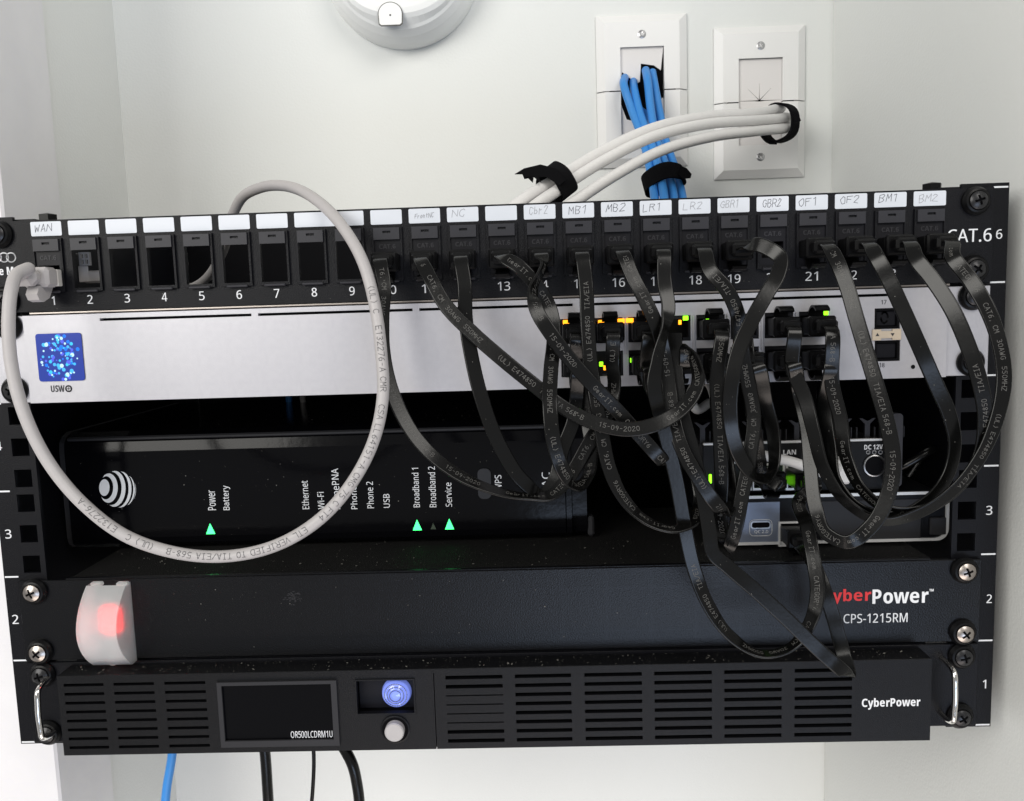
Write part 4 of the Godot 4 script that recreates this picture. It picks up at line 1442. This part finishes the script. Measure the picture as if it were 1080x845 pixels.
func build_wall_things() -> void:
	var zp := WALL_Z + 0.006
	var c1 := Vector3(0.1142, 0.3815, zp)
	var c2 := Vector3(0.2049, 0.3696, zp)
	var a := wall_plate("white split wall plate with torn opening passing blue cables", c1)
	var b := wall_plate("white split wall plate with slit insert passing the white cables", c2)
	# torn insert: rubber flaps around a dark opening
	var zi := WALL_Z + 0.0036
	put(a, "opening", box_mesh(Vector3(c1.x - 0.0166, c1.y - 0.0323, WALL_Z + 0.0004), Vector3(c1.x + 0.0166, c1.y + 0.0323, WALL_Z + 0.001)), M.pit)
	var flap := func(parent: Node3D, px: Array) -> void:
		var poly := PackedVector2Array()
		for q in px:
			var w := P(q[0], q[1], zi * 1000)
			poly.append(Vector2(clampf(w.x, parent.position.x - 0.0167, parent.position.x + 0.0167), w.y))
		var st := S()
		prism(st, poly, zi - 0.0012, zi)
		put(parent, "rubber_flap", st.commit(), M.insert)
	flap.call(a, [[646, 48], [704, 48], [697, 74], [690, 69], [676, 67], [675, 86], [672, 88], [656, 76], [653, 99], [646, 101]])
	flap.call(a, [[646, 103], [655, 110], [661, 126], [680, 131], [694, 127], [698, 103], [708, 103], [708, 146], [646, 146]])
	# slit insert: sectors with thin gaps
	var cs := P(801, 106, zi * 1000)
	var e := Rect2(c2.x - 0.0167, c2.y - 0.0324, 0.0334, 0.0648)
	put(b, "backing", rbox(e, WALL_Z + 0.0004, WALL_Z + 0.001), M.pit)
	var rays := [0.0, 45.0, 90.0, 135.0, 180.0]
	for k in 5:
		var a0: float = deg_to_rad(rays[k]) if k < 4 else PI
		var a1: float = deg_to_rad(rays[k + 1]) if k < 4 else TAU
		var fan := PackedVector2Array()
		var mid := (a0 + a1) / 2
		var root := Vector2(cs.x, cs.y)
		fan.append(root + Vector2(cos(mid), sin(mid)) * 0.0008)
		for i in 13:
			var t := lerpf(a0, a1, i / 12.0)
			if i == 0 or i == 12:
				var reach := 0.0128 if not (k in [0, 3, 4] and absf(sin(t)) < 0.1) else 0.0164
				var near := root + Vector2(cos(t), sin(t)) * 0.004 + Vector2(cos(mid), sin(mid)) * 0.00042
				var far := root + Vector2(cos(t), sin(t)) * reach + Vector2(cos(mid), sin(mid)) * 0.00016
				var out := root + Vector2(cos(t), sin(t)) * 0.09
				var beyond := root + Vector2(cos(t), sin(t)) * (reach + 0.0004)
				fan.append_array([near, far, beyond, out] if i == 0 else [out, beyond, far, near])
			else:
				fan.append(root + Vector2(cos(t), sin(t)) * 0.09)
		var clipped := Geometry2D.intersect_polygons(fan, PackedVector2Array([e.position, Vector2(e.end.x, e.position.y), e.end, Vector2(e.position.x, e.end.y)]))
		# the slits reach only part of the way; beyond them the insert is whole
		for poly in clipped:
			var st := S()
			prism(st, poly, zi - 0.0012, zi)
			put(b, "rubber_flap", st.commit(), M.insert)
	var st := S()

	# smoke detector
	var sc := Vector3(-0.068, 0.479, WALL_Z)
	var d := thing("smoke_detector", "round white smoke detector with a test button on the wall", "smoke detector", sc + Vector3(0, -0.059, 0))
	st = S()
	lathe(st, [Vector2(0.059, 0.0), Vector2(0.0595, 0.006), Vector2(0.0588, 0.013), Vector2(0.056, 0.021), Vector2(0.0525, 0.027), Vector2(0.0505, 0.0285)], 64, sc)
	put(d, "base", st.commit(), M.detector)
	st = S()
	# the raised front is a rounded shape with flattened lower sides
	var prof := [[0.0505, 0.0285], [0.049, 0.0325], [0.046, 0.0345], [0.042, 0.0352], [0.0, 0.0358]]
	for k in prof.size() - 1:
		for i in 64:
			var q := []
			for w in [[k, i], [k, i + 1], [k + 1, i + 1], [k + 1, i]]:
				var t: float = TAU * w[1] / 64
				var f := 1.0 - 0.06 * pow(absf(cos(2.0 * (t - PI / 2))), 1.5) if w[0] > 0 else 1.0
				q.append(sc + Vector3(cos(t) * prof[w[0]][0] * f, sin(t) * prof[w[0]][0] * f, prof[w[0]][1]))
			var n: Vector3 = ((q[1] - q[0]) as Vector3).cross(q[2] - q[0]).normalized()
			if k == prof.size() - 2:
				n = Vector3.BACK
			if n.z < 0:
				n = -n
			quad(st, q[0], q[1], q[2], q[3], n)
	put(d, "front_cover", st.commit(), M.detector)
	var bcx := P(411.5, 14.5, (WALL_Z + 0.036) * 1000)
	st = S()
	var dshape := PackedVector2Array()
	for i in 17:
		var t := PI * i / 16
		dshape.append(Vector2(bcx.x + cos(t) * 0.0092, bcx.y + sin(t) * 0.0085))
	dshape.append(Vector2(bcx.x - 0.0088, bcx.y - 0.0072))
	dshape.append(Vector2(bcx.x - 0.0072, bcx.y - 0.0084))
	dshape.append(Vector2(bcx.x + 0.0072, bcx.y - 0.0084))
	dshape.append(Vector2(bcx.x + 0.0088, bcx.y - 0.0072))
	prism(st, dshape, WALL_Z + 0.035, WALL_Z + 0.0359)
	put(d, "button_groove", st.commit(), M.grey_print)
	st = S()
	var inner := PackedVector2Array()
	for q in dshape:
		inner.append(Vector2(bcx.x, bcx.y) + (q - Vector2(bcx.x, bcx.y)) * 0.93)
	prism(st, inner, WALL_Z + 0.035, WALL_Z + 0.0362)
	var tb := put(d, "test_button", st.commit(), M.detector)
	st = S()
	prism(st, circle(Vector2(bcx.x, bcx.y - 0.001), 0.0007, 12), WALL_Z + 0.0362, WALL_Z + 0.0363)
	put(tb, "indicator", st.commit(), M.slate_dark)

# ---------------------------------------------------------------- flat black cables
func jack_at(i: int) -> Vector3:
	return Vector3(port_x(i), 0.2405, 0.0035)

func sock(k: int, r: int) -> Vector3:
	return Vector3(col_x(k), ROW[r] - 0.0006, 0.006)

func build_flat_cables() -> void:
	var pre := "flat black network cable from panel port "
	flat_cable(pre + "10 hanging in a wide bow over the gateway", jack_at(10), [[405, 300, 29], [403, 335, 31, 5], [404, 370, 33, 10], [416, 420, 36, 15], [442, 466, 38, 20], [480, 499, 38, 35], [520, 517, 38, 55], [556, 524, 38, 65], [582, 522, 36, 40], [600, 503, 33, 10], [622, 466, 30], [642, 432, 27], [648, 405, 25, 20], [646, 385, 25, 10]], sock(1, 0), 27)
	flat_cable(pre + "11 crossing the silver switch diagonally to the right", jack_at(11), [[453, 292, 32], [470, 322, 36], [497, 350, 39], [530, 379, 42], [562, 405, 44, 5], [596, 431, 46, 10], [630, 447, 49, 15], [664, 453, 51, 15], [698, 445, 51, 10], [724, 426, 48, 15], [736, 405, 44, 30], [734, 385, 38, 40], [725, 368, 31, 30]], sock(3, 1), 20)
	flat_cable(pre + "12 hanging straight down past the gateway", jack_at(12), [[490, 300, 29], [491, 335, 30], [497, 375, 32], [511, 430, 35], [529, 474, 36], [552, 508, 36, 5], [573, 522, 33, 30], [584, 508, 30, 10], [593, 475, 27], [605, 443, 25], [608, 420, 24]], sock(0, 1), -1)
	flat_cable(pre + "13 ducking behind its neighbour to the gateway", jack_at(13), [[547, 281, 29, 10], [565, 300, 29], [580, 325, 28, 15], [584, 355, 33], [581, 390, 42], [580, 430, 52], [584, 466, 54], [596, 500, 52, 15], [608, 513, 46, 50], [620, 503, 38, 40], [623, 470, 28, 20], [616, 430, 22, 10], [608, 390, 22]], sock(0, 0), 0)
	flat_cable(pre + "14 twisting, then broad across the lit ports", jack_at(14), [[573, 281, 28, 70], [567, 294, 32, 70], [562, 308, 36, 50], [566, 327, 40, 15], [581, 352, 42], [602, 380, 42], [626, 407, 42], [651, 433, 41], [677, 462, 41], [697, 484, 40], [704, 490, 34], [704, 468, 24], [696, 430, 22, 10], [682, 395, 23]], sock(2, 0), 64)
	flat_cable(pre + "15 dropping straight then curving below the gateway", jack_at(15), [[618, 300, 29], [620, 345, 31], [623, 385, 33], [629, 422, 36], [635, 458, 38, 5], [643, 495, 40, 15], [658, 526, 41, 35], [680, 548, 42, 55], [706, 558, 42, 60], [729, 553, 38, 50], [738, 530, 28, 20], [728, 480, 22, 10], [706, 430, 20], [688, 410, 22]], sock(2, 1), 50, true)
	flat_cable(pre + "16 slanting behind the neighbouring twisted cable", jack_at(16), [[667, 291, 30, 15], [681, 318, 32, 15], [693, 345, 33, 10], [701, 375, 31], [706, 410, 33], [711, 445, 38], [719, 472, 41], [737, 505, 43], [755, 531, 42, 5], [766, 541, 36, 35], [770, 525, 28, 20], [764, 470, 20], [756, 425, 20]], sock(4, 1), 0, true)
	flat_cable(pre + "17 twisting past the ports to the lowest loop", jack_at(17), [[701, 298, 29, 5], [705, 325, 33, 20], [701, 348, 37, 60], [693, 380, 39, 40], [690, 408, 40, 10], [697, 440, 40], [706, 475, 39], [713, 505, 38], [722, 555, 36], [732, 600, 35, 8], [747, 638, 35, 25], [772, 672, 35, 45], [803, 690, 36, 60], [832, 684, 36, 55], [853, 660, 36, 30], [862, 628, 35, 5], [859, 595, 32], [851, 555, 22], [845, 525, 4, 5]], Vector3(P(843, 503, -20).x, P(843, 503, -20).y, -0.018), 88, true)
	flat_cable(pre + "18 arching down behind the sharply folded cable", jack_at(18), [[749, 285, 31], [766, 305, 33], [777, 328, 33, 5], [781, 360, 30], [788, 400, 29], [795, 440, 30], [791, 480, 32], [783, 520, 33], [775, 560, 33, 5], [768, 578, 30, 50], [761, 555, 28, 10], [761, 505, 30], [759, 450, 30], [756, 400, 30]], sock(4, 0), 42, true)
	flat_cable(pre + "19 folded over sharply beside the empty port", jack_at(19), [[797, 258, 30, 15], [812, 263, 34, 10], [823, 272, 37, -20], [821, 288, 40, -5], [808, 311, 43], [793, 338, 45], [779, 370, 46], [772, 402, 46], [770, 434, 44], [774, 464, 42, 8], [786, 491, 38, 20], [803, 505, 32, 50], [815, 496, 24, 50], [816, 460, 20, 20], [808, 425, 20, 10]], sock(5, 1), -1)
	flat_cable(pre + "21 making a deep printed loop over the routers", jack_at(21), [[882, 274, 31], [893, 301, 36], [903, 335, 40], [914, 372, 43], [926, 412, 46], [937, 452, 48], [942, 488, 49], [936, 524, 49], [918, 556, 48, 5], [893, 572, 46, 25], [872, 563, 41, 25], [860, 535, 34, 15], [855, 495, 28, 15], [851, 450, 24, 10], [843, 415, 22]], sock(6, 1), 31)
	flat_cable(pre + "22 slanting past the silver ear into a loop", jack_at(22), [[924, 270, 31], [938, 296, 34], [953, 328, 36], [970, 366, 38], [987, 405, 38, 10], [1001, 437, 38, 25], [1007, 470, 38, 40], [999, 503, 38, 45], [976, 530, 39, 45], [943, 544, 39, 50], [905, 535, 36, 50], [882, 508, 30, 40], [875, 470, 24, 20], [870, 430, 21, 10]], sock(7, 1), -1)
	flat_cable(pre + "23 printed, bowing right beside the rack rail", jack_at(23), [[966, 272, 31], [984, 295, 36], [1004, 326, 41], [1020, 362, 44], [1033, 402, 46, 10], [1039, 442, 46, 25], [1032, 482, 45, 45], [1008, 517, 43, 50], [973, 538, 42, 50], [936, 537, 40, 50], [908, 515, 36, 45], [893, 484, 31, 30], [886, 440, 28, 15], [878, 408, 27]], sock(7, 0), 75, true)
	flat_cable(pre + "24 bowing widest right over the rack rail", jack_at(24), [[1005, 271, 33], [1024, 296, 37], [1040, 323, 41, 15], [1053, 358, 44, 25], [1059, 398, 46, 25], [1052, 440, 47, 35], [1034, 482, 47, 45], [1008, 515, 46, 50], [972, 540, 44, 50], [930, 550, 41, 55], [893, 530, 38, 50], [869, 495, 34, 35], [858, 455, 31, 25], [849, 420, 28, 15], [836, 388, 26, 10]], sock(6, 0), 112)
	flat_cable("flat black network cable folded at its lowest point over the battery backup", null, [[712, 352, 20], [712, 375, 26], [714, 405, 30], [720, 438, 33], [731, 478, 36], [741, 520, 38], [748, 560, 40], [752, 583, 41, 10], [768, 598, 41, 5], [796, 622, 42], [829, 652, 43], [862, 684, 44], [886, 705, 44], [895, 711, 40], [890, 692, 33], [880, 655, 30], [868, 618, 28], [856, 590, 20], [846, 575, 4, 10]], Vector3(P(835, 562, -21).x, P(835, 562, -21).y, -0.019), -1)
	flat_cable("short flat black network cable rising behind the folded one between the port rows", null, [[786, 352, 20], [788, 372, 24], [790, 400, 24], [793, 430, 22], [797, 460, 16], [801, 486, 8], [805, 500, 0]], Vector3(P(808, 502, -20).x, P(808, 502, -20).y, -0.018), 9)

# ---------------------------------------------------------------- round cables, ties and cords
func tie(label: String, c: Vector3, axis: Vector3, r: float, wide: float, tail: Array) -> void:
	var o := thing("cable_tie", label, "cable tie", c, "black hook and loop ties")
	var z := axis.normalized()
	var x := z.cross(Vector3(0.2, 0.9, 0.3)).normalized()
	var y := z.cross(x)
	var st := S()
	var n := 40
	var turns := 1.25
	for i in n:
		var q := []
		var nn := []
		for w in [[i, -0.5], [i + 1, -0.5], [i + 1, 0.5], [i, 0.5]]:
			var a: float = TAU * turns * w[0] / n
			var rr: float = r + 0.0016 * w[0] / n + 0.0003 * sin(a * 5.0)
			var d := x * cos(a) + y * sin(a)
			q.append(c + d * rr + z * wide * (w[1] + 0.06 * sin(a * 2.0)))
			nn.append(d)
		var q2 := []
		for k in 4:
			q2.append(q[k] + nn[k] * 0.0016)
		smooth_quad(st, q2, nn)
		smooth_quad(st, q, [-nn[0], -nn[1], -nn[2], -nn[3]])
		quad(st, q[0], q[1], q2[1], q2[0], -z)
		quad(st, q[3], q[2], q2[2], q2[3], z)
	put(o, "strap", st.commit(), M.felt)
	if tail.size():
		st = S()
		var poly := PackedVector2Array()
		var zt: float = tail[0]
		for q in tail.slice(1):
			var w := P(q[0], q[1], zt)
			poly.append(Vector2(w.x, w.y))
		prism(st, poly, zt * 0.001, zt * 0.001 + 0.0018)
		put(o, "tail", st.commit(), M.felt)

func build_round_cables() -> void:
	# the grey patch cable of port 1
	var j := Vector3(port_x(1), 0.2385, 0.0035)
	var tr := [[30, 283, 29], [18, 289, 36], [12, 305, 42], [9, 335, 46], [12, 385, 48], [24, 432, 50], [50, 486, 51], [88, 532, 52], [132, 565, 52], [180, 582, 52], [236, 587, 52], [292, 575, 52], [338, 547, 51], [372, 508, 49], [395, 462, 46], [404, 415, 42], [402, 372, 38], [396, 325, 34], [383, 277, 28], [362, 240, 18], [335, 212, 4], [305, 197, -14], [275, 198, -32], [254, 210, -46], [246, 225, -54], [236, 262, -80], [215, 296, -120], [175, 306, -170], [110, 300, -200]]
	var w := [j + Vector3(0, 0, 0.010), j + Vector3(0, 0, 0.019)]
	w[1].x -= 0.003
	for t in tr:
		w.append(P(t[0], t[1], t[2]))
	var line := spline(w, 10)
	var o := thing("round_patch_cable", "round grey network cable from port 1 in one large loop", "cable", j)
	var st := S()
	tube(st, line, 0.0027, 18)
	put(o, "jacket", st.commit(), M.grey_cable)
	var ups := []
	var outs := []
	var tg := tangents(line)
	for i in line.size():
		var v: Vector3 = (EYE - line[i]).normalized()
		v = (v - tg[i] * v.dot(tg[i])).normalized()
		outs.append(v)
		ups.append(v.cross(tg[i]))
	cable_print(o, "(UL) C   E132276-A CMR   CSA LL64151-A CMG 75 C FT4    ETL VERIFIED TO TIA/EIA 568-B   (UL) C   E132276-A", line, ups, outs, 0.37, 0.0026, 0.00276, M.dark_print, true)
	st = S()
	box(st, j + Vector3(-0.0058, -0.004, -0.004), j + Vector3(0.0058, 0.004, 0.0035), 0.0004)
	put(o, "plug", st.commit(), M.clear)
	st = S()
	box(st, j + Vector3(-0.0064, -0.0046, 0.0036), j + Vector3(0.0064, 0.0048, 0.013), 0.0015)
	box(st, j + Vector3(-0.0080, -0.0042, 0.0125), j + Vector3(0.0046, 0.0044, 0.0215), 0.0030)
	put(o, "boot", st.commit(), M.grey_cable)
	st = S()
	prism_yz(st, j + Vector3(-0.003, -0.004, 0.002), [Vector2(0.0, 0.0), Vector2(-0.0055, 0.004), Vector2(-0.0075, 0.009), Vector2(-0.0066, 0.0125), Vector2(-0.0040, 0.014), Vector2(0.0, 0.0115)], 0.0055)
	put(o, "latch_guard", st.commit(), M.grey_cable)

	# white cables out of the right wall plate
	var whites := [
		[[[812, 118, -258], [824, 114, -238], [800, 119, -213], [745, 123, -188], [690, 135, -163], [635, 160, -138], [585, 190, -113], [545, 216, -93], [500, 262, -85], [470, 290, -100]]],
		[[[818, 124, -258], [832, 124, -236], [800, 127, -206], [745, 131, -180], [690, 144, -156], [638, 169, -132], [592, 198, -108], [554, 226, -88], [520, 265, -82], [500, 300, -100]]],
		[[[818, 131, -258], [832, 134, -234], [800, 138, -204], [752, 144, -180], [700, 158, -158], [652, 183, -134], [612, 209, -110], [580, 234, -90], [560, 268, -84], [550, 300, -95]]],
	]
	for q in whites:
		round_cable("white_network_cable", "white network cable in the bundle from the slit wall plate", q[0], 0.0036, M.white_cable, "white cables from the wall")
	# blue cables out of the left wall plate
	var blues := [
		[[[659, 82, -262], [658, 90, -246], [666, 115, -240], [679, 150, -228], [686, 180, -214], [690, 205, -200], [692, 235, -185], [690, 280, -180]], "left"],
		[[[668, 86, -262], [669, 95, -248], [675, 120, -238], [687, 152, -224], [696, 182, -208], [700, 206, -196], [702, 240, -182], [700, 285, -178]], "second"],
		[[[681, 74, -262], [683, 84, -248], [686, 112, -240], [692, 146, -230], [703, 178, -216], [710, 204, -204], [712, 238, -188], [710, 285, -182]], "third"],
		[[[688, 76, -262], [690, 88, -252], [695, 115, -246], [702, 148, -236], [712, 178, -222], [719, 204, -210], [722, 238, -192], [720, 285, -186]], "right"],
		[[[678, 120, -262], [674, 116, -254], [685, 125, -246], [694, 140, -240], [698, 170, -224], [704, 204, -208], [708, 240, -200], [706, 285, -195]], "slack"],
	]
	for q in blues:
		round_cable("blue_network_cable", "blue network cable in the bunch from the torn wall plate", q[0], 0.0031, M.blue_cable, "blue cables from the wall")
	tie("black tie round the white cables at the wall plate", P(822, 130, -228), Vector3(-0.8, -0.08, 0.75), 0.0118, 0.010, [-214, [835, 118], [842, 122], [844, 128], [838, 130]])
	tie("black tie with ragged tail round the white cables near the panel", P(587, 194, -112), Vector3(-0.75, -0.6, 0.5), 0.0088, 0.013, [-100, [543, 184], [553, 178], [570, 174], [586, 178], [597, 190], [590, 196], [577, 187], [568, 187], [571, 193], [563, 187], [562, 193], [556, 187], [553, 189], [551, 184]])
	tie("black tie round the blue cables behind the panel", P(700, 190, -212), Vector3(0.2, -1, 0.3), 0.0125, 0.012, [-200, [717, 175], [724, 178], [729, 184], [728, 188], [720, 189], [714, 184]])

	# pale patch cable at the router
	var rc := round_cable("pale_patch_cable", "pale grey network cable with white plug lying across the router face", [[884, 492, -16], [876, 500, -8], [862, 497, -4], [838, 488, -3], [812, 482, -4], [790, 476, -6], [768, 462, -12], [756, 440, -16], [753, 415, -22], [745, 402, -34], [734, 405, -44], [728, 418, -50], [735, 432, -56], [748, 425, -64]], 0.0026, M.white_cable)
	var pw: Vector3 = P(882, 494, -22)
	put(rc[0], "plug", box_mesh(pw + Vector3(-0.0052, -0.007, -0.006), pw + Vector3(0.0052, 0.0055, 0.008), 0.0014), M.white_cable)

	# cords below the rack
	round_cable("hanging_power_cable", "thick black power cord hanging under the display of the battery backup", [[278, 780, -30], [280, 800, -30], [282, 830, -30], [286, 900, -32]], 0.0030, M.cable, "cords below the rack")
	round_cable("hanging_power_cable", "thick black power cord curving down below the lit button", [[350, 770, -40], [362, 788, -34], [371, 805, -32], [377, 830, -32], [379, 900, -32]], 0.0031, M.cable, "cords below the rack")
	round_cable("thin_hanging_cable", "thin black cord hanging between the two thick power cords", [[330, 780, -30], [331, 800, -30], [330, 830, -30], [325, 880, -30]], 0.0011, M.cable, "cords below the rack")
	round_cable("blue_drop_cable", "blue network cable hanging below the slotted end of the battery backup", [[184, 770, -60], [181, 800, -60], [176, 830, -60], [172, 900, -60]], 0.0026, M.blue_cable, "cords below the rack")
	# dim cords in the gap below the switch
	round_cable("hidden_blue_cable", "dim blue cable in the dark gap under the silver switch", [[304, 405, -185], [305, 430, -185], [304, 455, -186], [303, 480, -195]], 0.0024, M.blue_cable)
	round_cable("hidden_grey_cable", "dim grey cable beside the blue one under the silver switch", [[320, 405, -180], [320, 425, -180], [329, 440, -180], [345, 460, -182]], 0.0020, M.grey_cable)

func prism_yz(st: SurfaceTool, at: Vector3, prof: Array, wide: float) -> void:
	var poly := PackedVector2Array(prof)
	var ix := Geometry2D.triangulate_polygon(poly)
	for i in range(0, ix.size(), 3):
		for s in [[0.0, -1.0], [wide, 1.0]]:
			tri(st, at + Vector3(s[0], prof[ix[i]].x, prof[ix[i]].y), at + Vector3(s[0], prof[ix[i + 1]].x, prof[ix[i + 1]].y), at + Vector3(s[0], prof[ix[i + 2]].x, prof[ix[i + 2]].y), Vector3(s[1], 0, 0))
	for i in prof.size():
		var a: Vector2 = prof[i]
		var b: Vector2 = prof[(i + 1) % prof.size()]
		var m := (a + b) / 2
		var n := Vector3(0, b.y - a.y, a.x - b.x).normalized()
		if Geometry2D.is_point_in_polygon(m + Vector2(n.y, n.z) * 1e-5, poly):
			n = -n
		quad(st, at + Vector3(0, a.x, a.y), at + Vector3(wide, a.x, a.y), at + Vector3(wide, b.x, b.y), at + Vector3(0, b.x, b.y), n)
